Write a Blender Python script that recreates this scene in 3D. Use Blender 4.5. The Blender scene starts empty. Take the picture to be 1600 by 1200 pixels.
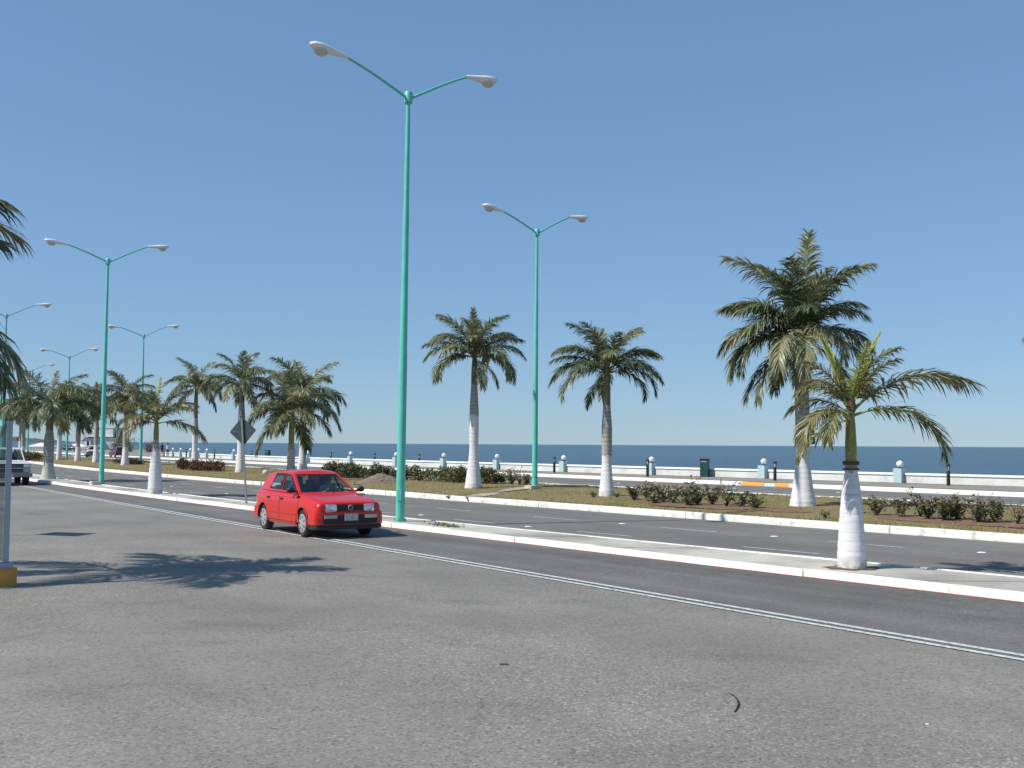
import bpy, bmesh, math, random
from mathutils import Vector, Matrix
R = math.radians
S = bpy.context.scene
C = S.collection

# ------------------------------------------------------------------ camera, sky, sun, exposure
cam = bpy.data.cameras.new('camera'); camo = bpy.data.objects.new('camera', cam); C.objects.link(camo)
cam.sensor_width = 36.0; cam.lens = 36.0*1690/1600; cam.clip_start = 0.05; cam.clip_end = 60000
camo.matrix_world = (Matrix.Translation((0, 0, 2.0)) @ Matrix.Rotation(R(90)+math.atan(94.2/1690), 4, 'X')
                     @ Matrix.Rotation(0.0056, 4, 'Z'))
S.camera = camo
SUN_EL, SUN_BETA = R(47), R(20)         # the sun stands to the left, a little behind the camera
to_sun = Vector((-math.cos(SUN_BETA)*math.cos(SUN_EL), -math.sin(SUN_BETA)*math.cos(SUN_EL), math.sin(SUN_EL)))
W = bpy.data.worlds.new('World'); S.world = W; W.use_nodes = True
wn = W.node_tree.nodes; wl = W.node_tree.links
sky = wn.new('ShaderNodeTexSky'); sky.sky_type = 'NISHITA'; sky.sun_disc = False
sky.sun_elevation = SUN_EL; sky.sun_rotation = math.atan2(to_sun.x, to_sun.y)
sky.altitude = 0; sky.air_density = 1.0; sky.dust_density = 0.0; sky.ozone_density = 10.0
gam = wn.new('ShaderNodeGamma'); gam.inputs[1].default_value = 0.502; wl.new(sky.outputs[0], gam.inputs[0])   # a hazier, flatter sky than the clean model
tin = wn.new('ShaderNodeMix'); tin.data_type = 'RGBA'; tin.blend_type = 'MULTIPLY'; tin.inputs[0].default_value = 1.0
tin.inputs[7].default_value = (1.21, 1.53, 1.85, 1); wl.new(gam.outputs[0], tin.inputs[6])
wl.new(tin.outputs[2], wn['Background'].inputs[0]); wn['Background'].inputs[1].default_value = 0.148
sl = bpy.data.lights.new('sun', 'SUN'); slo = bpy.data.objects.new('sun', sl); C.objects.link(slo)
sl.energy = 5.0; sl.angle = R(0.53); sl.color = (1.0, 0.955, 0.88)
slo.rotation_euler = to_sun.to_track_quat('Z', 'Y').to_euler()
S.view_settings.view_transform = 'Standard'; S.view_settings.look = 'None'
S.view_settings.exposure = 0.0; S.view_settings.gamma = 1.0; S.view_settings.use_curve_mapping = False
S.cycles.max_bounces = 8; S.cycles.transparent_max_bounces = 24
S.cycles.caustics_reflective = False; S.cycles.caustics_refractive = False

# ------------------------------------------------------------------ helpers
def tag(o, label=None, cat=None, group=None, kind=None):
    if label: o['label'] = label
    if cat: o['category'] = cat
    if group: o['group'] = group
    if kind: o['kind'] = kind
    return o
def empty(name, loc=(0, 0, 0), rz=0.0, rx=0.0, ry=0.0):
    o = bpy.data.objects.new(name, None); C.objects.link(o)
    o.location = loc; o.rotation_euler = (rx, ry, rz); o.empty_display_size = 0.2
    return o
def link(name, me, parent=None, loc=None, rot=None, scale=None):
    o = bpy.data.objects.new(name, me); C.objects.link(o)
    if parent: o.parent = parent
    if loc is not None: o.location = loc
    if rot is not None: o.rotation_euler = rot
    if scale is not None: o.scale = (scale,)*3 if not hasattr(scale, '__len__') else scale
    return o
def copy_tree(o, parent=None):
    c = o.copy(); C.objects.link(c)
    if parent: c.parent = parent
    for ch in list(o.children): copy_tree(ch, c)
    return c

class MB:
    """collects faces; build() makes one mesh object"""
    def __init__(self): self.v = []; self.f = []; self.m = []
    def face(self, pts, mi=0):
        b = len(self.v); self.v += [tuple(p) for p in pts]; self.f.append(tuple(range(b, b+len(pts)))); self.m.append(mi)
    def box(self, c, s, rz=0, mi=0, M=None):
        b = len(self.v); cx, cy, cz = c; a, d, h = s[0]/2, s[1]/2, s[2]/2
        co, si = math.cos(rz), math.sin(rz)
        for z in (-h, h):
            for x, y in ((-a, -d), (a, -d), (a, d), (-a, d)):
                p = Vector((cx+x*co-y*si, cy+x*si+y*co, cz+z))
                if M is not None: p = M @ p
                self.v.append(tuple(p))
        for q in ((0, 3, 2, 1), (4, 5, 6, 7), (0, 1, 5, 4), (1, 2, 6, 5), (2, 3, 7, 6), (3, 0, 4, 7)):
            self.f.append(tuple(b+i for i in q)); self.m.append(mi)
    def tube(self, pts, radii, n=8, mi=0, cap=True):
        pts = [Vector(p) for p in pts]; b0 = len(self.v)
        for i, p in enumerate(pts):
            t = (pts[min(i+1, len(pts)-1)]-pts[max(i-1, 0)]).normalized()
            u = t.cross(Vector((0, 0, 1)) if abs(t.z) < 0.9 else Vector((1, 0, 0))).normalized(); w = u.cross(t).normalized()
            for k in range(n):
                a = 2*math.pi*k/n
                self.v.append(tuple(p+radii[i]*(u*math.cos(a)+w*math.sin(a))))
        for i in range(len(pts)-1):
            for k in range(n):
                a = b0+i*n+k; c = b0+i*n+(k+1) % n
                self.f.append((a, a+n, c+n, c)); self.m.append(mi)
        if cap:
            self.f.append(tuple(b0+k for k in range(n))); self.m.append(mi)
            e = b0+(len(pts)-1)*n
            self.f.append(tuple(e+n-1-k for k in range(n))); self.m.append(mi)
    def lathe(self, prof, n=16, c=(0, 0, 0), axis='Z', mi=0, wob=None):
        """prof: list of (radius, height)"""
        b0 = len(self.v)
        for j, (r, h) in enumerate(prof):
            for k in range(n):
                a = 2*math.pi*k/n; rr = r*(1+(wob(a, h) if wob else 0))
                x, y, z = rr*math.cos(a), rr*math.sin(a), h
                if axis == 'Y': x, y, z = x, h, y
                if axis == 'X': x, y, z = h, x, y
                self.v.append((c[0]+x, c[1]+y, c[2]+z))
        for j in range(len(prof)-1):
            for k in range(n):
                a = b0+j*n+k; d = b0+j*n+(k+1) % n
                self.f.append((a, d, d+n, a+n)); self.m.append(mi)
        self.f.append(tuple(b0+n-1-k for k in range(n))); self.m.append(mi)
        e = b0+(len(prof)-1)*n; self.f.append(tuple(e+k for k in range(n))); self.m.append(mi)
    def sphere(self, c, r, n=12, m=8, mi=0, sc=(1, 1, 1)):
        prof = [(r*math.sin(math.pi*i/m)+1e-5, -r*math.cos(math.pi*i/m)) for i in range(m+1)]
        b = len(self.v); self.lathe(prof, n, (0, 0, 0), mi=mi)
        for i in range(b, len(self.v)):
            x, y, z = self.v[i]; self.v[i] = (c[0]+x*sc[0], c[1]+y*sc[1], c[2]+z*sc[2])
    def grid(self, rows, mi=0):
        b = len(self.v); n = len(rows[0])
        for r in rows: self.v += [tuple(p) for p in r]
        for i in range(len(rows)-1):
            for k in range(n-1):
                a = b+i*n+k; self.f.append((a, a+1, a+1+n, a+n)); self.m.append(mi)
    def mesh(self, name, mats, smooth=None):
        me = bpy.data.meshes.new(name); me.from_pydata(self.v, [], self.f)
        for m in (mats if isinstance(mats, (list, tuple)) else [mats]): me.materials.append(m)
        if any(self.m): me.polygons.foreach_set('material_index', self.m)
        if smooth:
            me.polygons.foreach_set('use_smooth', [True]*len(me.polygons)); me.set_sharp_from_angle(angle=R(smooth))
        me.update(); return me
    def build(self, name, mats, parent=None, smooth=None, **kw):
        return link(name, self.mesh(name, mats, smooth), parent, **kw)

# ------------------------------------------------------------------ materials
def newmat(name):
    m = bpy.data.materials.new(name); m.use_nodes = True
    nt = m.node_tree; return m, nt.nodes, nt.links, nt.nodes['Principled BSDF']
def rgb(c): return (c[0], c[1], c[2], 1)
def sc(c, k): return tuple(max(0, min(1, x*k)) for x in c)
def coords(n, l, scale=(1, 1, 1), rot=0.0, src='Object'):
    t = n.new('ShaderNodeTexCoord'); mp = n.new('ShaderNodeMapping')
    mp.inputs['Scale'].default_value = scale; mp.inputs['Rotation'].default_value = (0, 0, rot)
    l.new(t.outputs[src], mp.inputs[0]); return mp.outputs[0]
def noise(n, l, vec, scale, detail=4, rough=0.6, dist=0.0):
    x = n.new('ShaderNodeTexNoise'); x.inputs['Scale'].default_value = scale; x.inputs['Detail'].default_value = detail
    x.inputs['Roughness'].default_value = rough; x.inputs['Distortion'].default_value = dist; l.new(vec, x.inputs['Vector']); return x.outputs['Fac']
def ramp(n, l, fac, stops):
    r = n.new('ShaderNodeValToRGB'); e = r.color_ramp.elements
    while len(e) < len(stops): e.new(0.5)
    for i, (p, c) in enumerate(stops):
        e[i].position = p; e[i].color = rgb(c) if hasattr(c, '__len__') else (c, c, c, 1)
    l.new(fac, r.inputs[0]); return r.outputs[0]
def mix(n, l, fac, a, b, mode='MIX'):
    m = n.new('ShaderNodeMix'); m.data_type = 'RGBA'; m.blend_type = mode
    for s, v in ((0, fac), (6, a), (7, b)):
        if isinstance(v, (int, float)): m.inputs[s].default_value = v
        elif isinstance(v, tuple): m.inputs[s].default_value = rgb(v)
        else: l.new(v, m.inputs[s])
    return m.outputs[2]
def bump(n, l, h, strength, dist, bsdf):
    b = n.new('ShaderNodeBump'); b.inputs['Strength'].default_value = strength; b.inputs['Distance'].default_value = dist
    l.new(h, b.inputs['Height']); l.new(b.outputs[0], bsdf.inputs['Normal'])
def pm(name, col, rough=0.6, metal=0.0, var=0.12, scale=6.0, bmp=0.0, bscale=40.0, coat=0.0, spec=0.5, rvar=0.0):
    m, n, l, b = newmat(name); v = coords(n, l)
    f = noise(n, l, v, scale, 5, 0.65)
    l.new(ramp(n, l, f, [(0.3, sc(col, 1-var)), (0.7, sc(col, 1+var))]), b.inputs['Base Color'])
    b.inputs['Roughness'].default_value = rough; b.inputs['Metallic'].default_value = metal
    b.inputs['Coat Weight'].default_value = coat; b.inputs['Specular IOR Level'].default_value = spec
    b.inputs['Coat Roughness'].default_value = 0.06
    if bmp: bump(n, l, noise(n, l, v, bscale, 4), bmp, 0.01, b)
    return m
def glass(name, tint, refl=0.5, rough=0.02):
    m, n, l, b = newmat(name); n.remove(b)
    tr = n.new('ShaderNodeBsdfTransparent'); tr.inputs[0].default_value = rgb(tint)
    gl = n.new('ShaderNodeBsdfGlossy'); gl.inputs['Roughness'].default_value = rough
    fr = n.new('ShaderNodeLayerWeight'); fr.inputs[0].default_value = 0.5
    pw = n.new('ShaderNodeMath'); pw.operation = 'POWER'; pw.inputs[1].default_value = 4.0; l.new(fr.outputs['Facing'], pw.inputs[0])
    ma = n.new('ShaderNodeMath'); ma.operation = 'MULTIPLY_ADD'; ma.inputs[1].default_value = refl*0.9; ma.inputs[2].default_value = 0.06*refl
    l.new(pw.outputs[0], ma.inputs[0])
    mx = n.new('ShaderNodeMixShader'); l.new(ma.outputs[0], mx.inputs[0]); l.new(tr.outputs[0], mx.inputs[1]); l.new(gl.outputs[0], mx.inputs[2])
    l.new(mx.outputs[0], n['Material Output'].inputs[0]); return m

ROADROT = math.atan2(0.78, -0.63)
def asphalt(name, col, speck=0.5, patch=0.22, streak=0.15, stain=0.35):
    m, n, l, b = newmat(name)
    v = coords(n, l); vr = coords(n, l, (1, 1, 1), -ROADROT)
    vs = coords(n, l, (0.05, 1.0, 1.0), 0.0); vs_map = vs.node; vs_map.inputs['Rotation'].default_value = (0, 0, 0)
    l.new(vr, vs_map.inputs[0])
    base = ramp(n, l, noise(n, l, v, 0.35, 5, 0.6), [(0.3, sc(col, 1-patch)), (0.7, sc(col, 1+patch))])
    st = ramp(n, l, noise(n, l, vs, 0.9, 4, 0.55), [(0.32, 1-streak), (0.68, 1+streak*0.0)])
    base = mix(n, l, 1.0, base, st, 'MULTIPLY')
    # oil and tyre stains, elongated along nothing in particular
    va = coords(n, l, (0.55, 1.4, 1))
    sn = ramp(n, l, noise(n, l, va, 0.8, 3, 0.5, 0.4), [(0.58, 1.0), (0.78, 1-stain)])
    base = mix(n, l, 1.0, base, sn, 'MULTIPLY')
    # aggregate: single stones, some pale, some dark
    vo = n.new('ShaderNodeTexVoronoi'); vo.inputs['Scale'].default_value = 52; vo.inputs['Randomness'].default_value = 1.0; l.new(v, vo.inputs['Vector'])
    sr = n.new('ShaderNodeSeparateColor'); l.new(vo.outputs['Color'], sr.inputs[0])
    ag = ramp(n, l, sr.outputs[0], [(0.0, 1-speck*0.85), (0.22, 1-speck*0.22), (0.6, 1.0)])
    base = mix(n, l, 1.0, base, ag, 'MULTIPLY')
    zone = ramp(n, l, noise(n, l, v, 0.17, 3), [(0.40, 0.2), (0.58, 1.0)])
    hi = mix(n, l, 1.0, ramp(n, l, sr.outputs[1], [(0.80, 0.0), (0.93, 1.0)]), zone, 'MULTIPLY')
    base = mix(n, l, mix(n, l, 1.0, hi, (speck*0.75,)*3, 'MULTIPLY'), base, sc(col, 2.3))
    base = mix(n, l, 1.0, base, ramp(n, l, noise(n, l, v, 14, 5, 0.75), [(0.32, 1-speck*.28), (0.6, 1.0)]), 'MULTIPLY')
    # cracks
    vc = n.new('ShaderNodeTexVoronoi'); vc.feature = 'DISTANCE_TO_EDGE'; vc.inputs['Scale'].default_value = 0.32
    vd = n.new('ShaderNodeMixRGB'); vd.blend_type = 'ADD'; vd.inputs[0].default_value = 0.5
    nz = n.new('ShaderNodeTexNoise'); nz.inputs['Scale'].default_value = 1.7; nz.inputs['Detail'].default_value = 6; l.new(v, nz.inputs['Vector'])
    l.new(v, vd.inputs[1]); l.new(nz.outputs['Color'], vd.inputs[2]); l.new(vd.outputs[0], vc.inputs['Vector'])
    ck = ramp(n, l, vc.outputs['Distance'], [(0.0, 0.72), (0.006, 1.0)])
    cm = ramp(n, l, noise(n, l, v, 0.22, 2), [(0.5, 0.0), (0.6, 1.0)])
    base = mix(n, l, cm, base, mix(n, l, 1.0, base, ck, 'MULTIPLY'))
    l.new(base, b.inputs['Base Color'])
    b.inputs['Roughness'].default_value = 0.85; b.inputs['Specular IOR Level'].default_value = 0.3
    bump(n, l, noise(n, l, v, 120, 2, 0.6), 0.25, 0.004, b)
    return m
M = {}
M['asphalt_old'] = asphalt('old_asphalt', (0.258, 0.241, 0.212), 0.52, 0.17, 0.14, 0.24)
M['asphalt_lane'] = asphalt('lane_asphalt', (0.190, 0.182, 0.170), 0.42, 0.16, 0.40, 0.22)
M['asphalt_mid'] = asphalt('middle_asphalt', (0.196, 0.187, 0.172), 0.30, 0.12, 0.22, 0.2)
def concrete(name, col, dark=0.5):
    m, n, l, b = newmat(name); v = coords(n, l)
    f = noise(n, l, v, 1.1, 6, 0.7); g = noise(n, l, v, 0.35, 3)
    base = ramp(n, l, f, [(0.25, sc(col, 0.7)), (0.5, col), (0.75, sc(col, 1.12))])
    st = ramp(n, l, g, [(0.42, 1.0), (0.62, 1-dark*0.55)])
    base = mix(n, l, 1.0, base, st, 'MULTIPLY')
    oi = n.new('ShaderNodeObjectInfo'); base = mix(n, l, 1.0, base, ramp(n, l, oi.outputs['Random'], [(0.0, 0.84), (1.0, 1.0)]), 'MULTIPLY')
    sp = ramp(n, l, noise(n, l, v, 30, 3), [(0.25, 0.75), (0.5, 1.0)])
    base = mix(n, l, 1.0, base, sp, 'MULTIPLY')
    l.new(base, b.inputs['Base Color']); b.inputs['Roughness'].default_value = 0.9
    bump(n, l, noise(n, l, v, 25, 5), 0.4, 0.01, b); return m
M['concrete'] = concrete('worn_concrete', (0.56, 0.53, 0.45), 0.62)
M['sidewalk'] = concrete('promenade_concrete', (0.33, 0.305, 0.255), 0.3)
M['tile'] = asphalt('paving_concrete', (0.236, 0.224, 0.206), 0.4, 0.1, 0.05, 0.15)
def paint(name, col, under, wear=0.55, scale=9.0):
    m, n, l, b = newmat(name); v = coords(n, l)
    f = noise(n, l, v, scale, 6, 0.75)
    l.new(mix(n, l, ramp(n, l, f, [(wear-0.06, 0.0), (wear+0.1, 1.0)]), col, under), b.inputs['Base Color'])
    b.inputs['Roughness'].default_value = 0.75
    bump(n, l, f, 0.3, 0.01, b); return m
M['kerb_white'] = paint('white_kerb_paint', (0.80, 0.80, 0.76), (0.46, 0.43, 0.36), 0.61, 6.0)
M['kerb_worn'] = paint('worn_kerb_paint', (0.74, 0.73, 0.66), (0.42, 0.40, 0.34), 0.58, 4.0)
M['kerb_orange'] = paint('orange_kerb_paint', (0.76, 0.35, 0.085), (0.5, 0.30, 0.14), 0.66, 6.0)
M['kerb_blue'] = paint('pale_blue_kerb_paint', (0.45, 0.68, 0.78), (0.6, 0.6, 0.55), 0.66, 6.0)
M['red_line'] = paint('red_edge_paint', (0.42, 0.10, 0.045), (0.20, 0.15, 0.12), 0.52, 8.0)
M['road_white'] = paint('worn_road_paint', (0.60, 0.63, 0.59), (0.22, 0.22, 0.20), 0.54, 14.0)
M['dash_white'] = paint('worn_dash_paint', (0.48, 0.50, 0.49), (0.19, 0.19, 0.18), 0.54, 10.0)
M['stud'] = pm('white_road_stud', (0.72, 0.72, 0.70), 0.5)
def lawn():
    m, n, l, b = newmat('dry_lawn'); v = coords(n, l)
    f = noise(n, l, v, 0.45, 5, 0.65, 0.3); g = noise(n, l, v, 9, 4, 0.7); e = noise(n, l, v, 40, 3, 0.7)
    c = ramp(n, l, f, [(0.30, (0.19, 0.20, 0.07)), (0.42, (0.33, 0.275, 0.125)), (0.60, (0.37, 0.295, 0.150)), (0.75, (0.27, 0.17, 0.095))])
    c = mix(n, l, 1.0, c, ramp(n, l, g, [(0.3, 0.6), (0.7, 1.0)]), 'MULTIPLY')
    c = mix(n, l, 1.0, c, ramp(n, l, e, [(0.3, 0.55), (0.6, 1.0)]), 'MULTIPLY')
    l.new(c, b.inputs['Base Color']); b.inputs['Roughness'].default_value = 0.95; b.inputs['Specular IOR Level'].default_value = 0.1
    bump(n, l, e, 0.8, 0.03, b); return m
M['lawn'] = lawn()
def randmat(name, stops, rough=0.5, trans=0.25, spec=0.4, nscale=6.0, mixn=0.4):
    m, n, l, b = newmat(name)
    oi = n.new('ShaderNodeObjectInfo'); v = coords(n, l); f = noise(n, l, v, nscale, 3)
    ge = n.new('ShaderNodeNewGeometry')
    add = n.new('ShaderNodeMath'); add.operation = 'MULTIPLY_ADD'; l.new(ge.outputs['Random Per Island'], add.inputs[0]); add.inputs[1].default_value = mixn
    sub = n.new('ShaderNodeMath'); sub.operation = 'MULTIPLY_ADD'; l.new(oi.outputs['Random'], sub.inputs[0]); sub.inputs[1].default_value = 0.45; l.new(add.outputs[0], sub.inputs[2])
    l.new(f, add.inputs[2])
    sb = n.new('ShaderNodeMath'); sb.operation = 'SUBTRACT'; l.new(sub.outputs[0], sb.inputs[0]); sb.inputs[1].default_value = 0.42
    col = ramp(n, l, sb.outputs[0], stops)
    l.new(col, b.inputs['Base Color']); b.inputs['Roughness'].default_value = rough; b.inputs['Specular IOR Level'].default_value = spec
    if trans:
        tr = n.new('ShaderNodeBsdfTranslucent'); l.new(col, tr.inputs[0]); mx = n.new('ShaderNodeMixShader'); mx.inputs[0].default_value = trans
        l.new(b.outputs[0], mx.inputs[1]); l.new(tr.outputs[0], mx.inputs[2]); l.new(mx.outputs[0], n['Material Output'].inputs[0])
    return m
M['grass_blade'] = randmat('dry_grass_blades', [(0.1, (0.15, 0.18, 0.05)), (0.5, (0.30, 0.26, 0.11)), (0.9, (0.42, 0.34, 0.19))], 0.8, 0.2, 0.1)
M['frond'] = randmat('palm_leaf', [(0.05, (0.050, 0.076, 0.034)), (0.32, (0.13, 0.165, 0.070)), (0.6, (0.25, 0.265, 0.13)), (1.0, (0.54, 0.48, 0.30))], 0.42, 0.30, 0.6)  # random leaf tones; the pale tan end also paints bright highlights on leaflets
M['frond_young'] = randmat('young_palm_leaf', [(0.1, (0.12, 0.135, 0.045)), (0.5, (0.20, 0.195, 0.07)), (1.0, (0.33, 0.28, 0.14))], 0.42, 0.25, 0.6)
M['frond_spear'] = randmat('unopened_palm_leaf', [(0.1, (0.36, 0.40, 0.09)), (1.0, (0.52, 0.52, 0.16))], 0.45, 0.3, 0.5)
M['hedge'] = randmat('hedge_leaf', [(0.1, (0.032, 0.048, 0.018)), (0.5, (0.095, 0.115, 0.042)), (0.85, (0.19, 0.18, 0.075)), (1.0, (0.30, 0.15, 0.08))], 0.5, 0.15, 0.4, 3.0, 0.6)
M['hedge_rust'] = randmat('rusty_hedge_leaf', [(0.1, (0.03, 0.036, 0.012)), (0.45, (0.10, 0.075, 0.026)), (0.7, (0.16, 0.085, 0.035)), (1.0, (0.20, 0.06, 0.03))], 0.55, 0.15, 0.3, 3.0, 0.6)
M['shrub'] = randmat('shrub_leaf', [(0.1, (0.045, 0.06, 0.028)), (0.5, (0.14, 0.155, 0.075)), (1.0, (0.34, 0.31, 0.18))], 0.5, 0.2, 0.4, 5.0, 0.6)
M['blossom'] = pm('red_blossom', (0.42, 0.05, 0.045), 0.6)
M['twig'] = pm('shrub_twig', (0.09, 0.065, 0.045), 0.9)
M['dry_twig'] = pm('bare_twig', (0.20, 0.17, 0.14), 0.9)
def soilmat():
    m, n, l, b = newmat('red_soil'); v = coords(n, l); f = noise(n, l, v, 6, 6, 0.75)
    l.new(ramp(n, l, f, [(0.3, (0.12, 0.065, 0.042)), (0.55, (0.23, 0.13, 0.085)), (0.75, (0.34, 0.23, 0.155))]), b.inputs['Base Color'])
    b.inputs['Roughness'].default_value = 1.0; bump(n, l, f, 1.0, 0.05, b); return m
M['soil'] = soilmat()
M['path'] = concrete('dusty_path', (0.48, 0.40, 0.31), 0.3)
def trunkmat(name, col, ring, vary=0.3):
    m, n, l, b = newmat(name); v = coords(n, l)
    w = n.new('ShaderNodeTexWave'); w.wave_type = 'BANDS'; w.bands_direction = 'Z'; w.inputs['Scale'].default_value = 2.2
    w.inputs['Distortion'].default_value = 0.5; w.inputs['Detail'].default_value = 3; w.inputs['Detail Scale'].default_value = 3; l.new(v, w.inputs['Vector'])
    vz = coords(n, l, (0.7, 0.7, 5.0)); f = noise(n, l, vz, 3, 6, 0.7)
    c = ramp(n, l, f, [(0.25, sc(col, 1-vary)), (0.7, sc(col, 1+vary*0.6))])
    vf = coords(n, l, (1.5, 1.5, 30.0)); c = mix(n, l, 1.0, c, ramp(n, l, noise(n, l, vf, 2.5, 5, .7), [(0.30, 1-vary*1.2), (0.48, 1.0)]), 'MULTIPLY')
    c = mix(n, l, 1.0, c, ramp(n, l, w.outputs['Fac'], [(0.0, 1-ring), (0.14, 1.0)]), 'MULTIPLY')
    if 'white' in name:
        sx = n.new('ShaderNodeSeparateXYZ'); l.new(v, sx.inputs[0]); dz = ramp(n, l, sx.outputs['Z'], [(0.0, 1.0), (0.22, 0.0)]); dn = ramp(n, l, noise(n, l, v, 9, 5, .7), [(0.42, 0.0), (0.62, 1.0)])
        c = mix(n, l, mix(n, l, 1.0, dz, dn, 'MULTIPLY'), c, (0.34, 0.25, 0.18))
        sp_ = ramp(n, l, noise(n, l, v, 5, 6, .75), [(0.62, 0.0), (0.72, 0.55)]); c = mix(n, l, sp_, c, (0.46, 0.43, 0.39))
    l.new(c, b.inputs['Base Color']); b.inputs['Roughness'].default_value = 0.85; b.inputs['Specular IOR Level'].default_value = 0.25
    bump(n, l, w.outputs['Fac'], 0.10, 0.012, b); return m
M['trunk_grey'] = trunkmat('grey_palm_trunk', (0.44, 0.415, 0.38), 0.4)
M['trunk_white'] = trunkmat('whitewashed_trunk', (0.74, 0.73, 0.725), 0.12, 0.16)
M['trunk_lime'] = trunkmat('thin_limewash_trunk', (0.55, 0.54, 0.50), 0.3, 0.18)
M['shaft_green'] = pm('green_crownshaft', (0.30, 0.28, 0.075), 0.5, var=0.35, scale=5)
M['shaft_dull'] = pm('dull_crownshaft', (0.20, 0.17, 0.085), 0.6, var=0.4, scale=6)
M['fibre'] = pm('brown_leaf_base', (0.13, 0.07, 0.04), 0.9, var=0.3)
M['pink_paint'] = pm('pink_paint_mark', (0.55, 0.10, 0.16), 0.7, var=0.3, scale=25)
M['teal_pole'] = pm('turquoise_pole_paint', (0.125, 0.55, 0.44), 0.38, var=0.10, scale=3, spec=0.5)
M['lum_grey'] = pm('luminaire_casing', (0.80, 0.79, 0.75), 0.4, var=0.03)
M['lens'] = pm('luminaire_lens', (0.55, 0.53, 0.48), 0.18, var=0.06)
M['plinth'] = pm('lamp_footing', (0.56, 0.52, 0.44), 0.9, var=0.2, bmp=0.3)
M['wall_white'] = concrete('painted_seawall', (0.70, 0.73, 0.70), 0.18)
M['wall_cap'] = pm('seawall_coping', (0.80, 0.82, 0.80), 0.8, var=0.08)
M['pillar_teal'] = pm('pale_teal_pillar_paint', (0.42, 0.57, 0.58), 0.7, var=0.1)
M['globe'] = pm('white_globe', (0.82, 0.82, 0.82), 0.15, var=0.02)
M['black'] = pm('black_paint', (0.012, 0.012, 0.013), 0.45, var=0.2)
M['bollard_glass'] = pm('bollard_lens', (0.42, 0.43, 0.42), 0.2, var=0.1)
M['bin_green'] = pm('dark_green_bin_paint', (0.012, 0.060, 0.055), 0.45, var=0.2)
M['sign_back'] = pm('sign_back_metal', (0.060, 0.080, 0.085), 0.55, 0.1, var=0.2, scale=4)
M['galv'] = pm('galvanised_post', (0.26, 0.28, 0.28), 0.5, 0.4, var=0.2)
M['alu'] = pm('grey_blue_aluminium', (0.36, 0.39, 0.44), 0.5, 0.15, var=0.06)
M['yellow'] = paint('yellow_plinth_paint', (0.66, 0.31, 0.045), (0.40, 0.26, 0.12), 0.62, 4.0)
M['screen_glass'] = glass('greenish_screen_glass', (0.62, 0.70, 0.70), 0.9)
M['red_paint'] = pm('red_car_paint', (0.60, 0.016, 0.014), 0.35, var=0.05, scale=2, coat=0.5, spec=0.3)
def carpaint(name, col, dust):
    m, n, l, b = newmat(name); v = coords(n, l)
    sx = n.new('ShaderNodeSeparateXYZ'); l.new(v, sx.inputs[0])
    lo = ramp(n, l, sx.outputs['Z'], [(0.20, 1.0), (0.48, 0.0)]); f = ramp(n, l, noise(n, l, v, 7, 5, .7), [(0.35, 0.0), (0.75, 1.0)])
    dm = mix(n, l, 1.0, mix(n, l, 1.0, lo, f, 'MULTIPLY'), (0.5,)*3, 'MULTIPLY')
    l.new(mix(n, l, dm, col, dust), b.inputs['Base Color']); b.inputs['Roughness'].default_value = 0.32
    b.inputs['Specular IOR Level'].default_value = 0.3; b.inputs['Coat Weight'].default_value = 0.55; b.inputs['Coat Roughness'].default_value = 0.05
    return m
M['red_paint'] = carpaint('dusty_red_car_paint', (0.60, 0.016, 0.008), (0.32, 0.15, 0.10))
M['maroon_paint'] = pm('maroon_car_paint', (0.10, 0.008, 0.015), 0.3, var=0.05, coat=0.6)
M['dark_paint'] = pm('dark_teal_car_paint', (0.008, 0.028, 0.030), 0.3, var=0.05, coat=0.6)
M['white_paint'] = pm('white_car_paint', (0.76, 0.77, 0.76), 0.3, var=0.04, coat=0.5)
M['blackplastic'] = pm('black_plastic', (0.016, 0.016, 0.017), 0.55, var=0.15)
M['tyre'] = pm('tyre_rubber', (0.022, 0.021, 0.021), 0.8, var=0.25)
M['rim'] = pm('silver_wheel_trim', (0.44, 0.44, 0.44), 0.4, 0.3, var=0.14, scale=14)
M['chrome'] = pm('bumper_metal', (0.20, 0.21, 0.22), 0.3, 0.7, var=0.1)
M['headlamp'] = pm('headlamp_lens', (0.62, 0.64, 0.66), 0.08, 0.35, var=0.18, scale=22, coat=0.8)
M['indicator'] = pm('bumper_lamp_lens', (0.40, 0.38, 0.35), 0.12, 0.2, var=0.15, scale=30, coat=0.6)
M['car_glass'] = glass('tinted_car_glass', (0.60, 0.70, 0.68), 1.0)
M['interior'] = pm('dark_cabin', (0.022, 0.024, 0.026), 0.8, var=0.2)
M['seat'] = pm('grey_seat_fabric', (0.045, 0.052, 0.058), 0.9, var=0.2)
M['plate'] = pm('number_plate', (0.48, 0.48, 0.47), 0.5, var=0.42, scale=22)
M['skin'] = pm('skin', (0.30, 0.16, 0.10), 0.55)
M['hair'] = pm('hair', (0.012, 0.010, 0.009), 0.6)
M['shirt_green'] = pm('pale_green_shirt', (0.24, 0.42, 0.34), 0.85)
M['shirt_white'] = pm('white_shirt', (0.72, 0.72, 0.72), 0.85)
M['cloth_dark'] = pm('dark_clothes', (0.018, 0.018, 0.024), 0.9)
M['cloth_grey'] = pm('grey_trousers', (0.12, 0.12, 0.13), 0.9)
M['bldg_white'] = pm('white_render', (0.70, 0.70, 0.66), 0.85, var=0.07, scale=0.8)
M['bldg_green'] = pm('green_render', (0.28, 0.42, 0.36), 0.85, var=0.1, scale=0.8)
M['bldg_dark'] = glass('dark_window', (0.04, 0.05, 0.06), 1.0)
M['awning'] = pm('slate_blue_awning', (0.06, 0.08, 0.12), 0.8)
M['canopy'] = pm('white_canopy_cloth', (0.78, 0.76, 0.72), 0.8, var=0.06)
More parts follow.
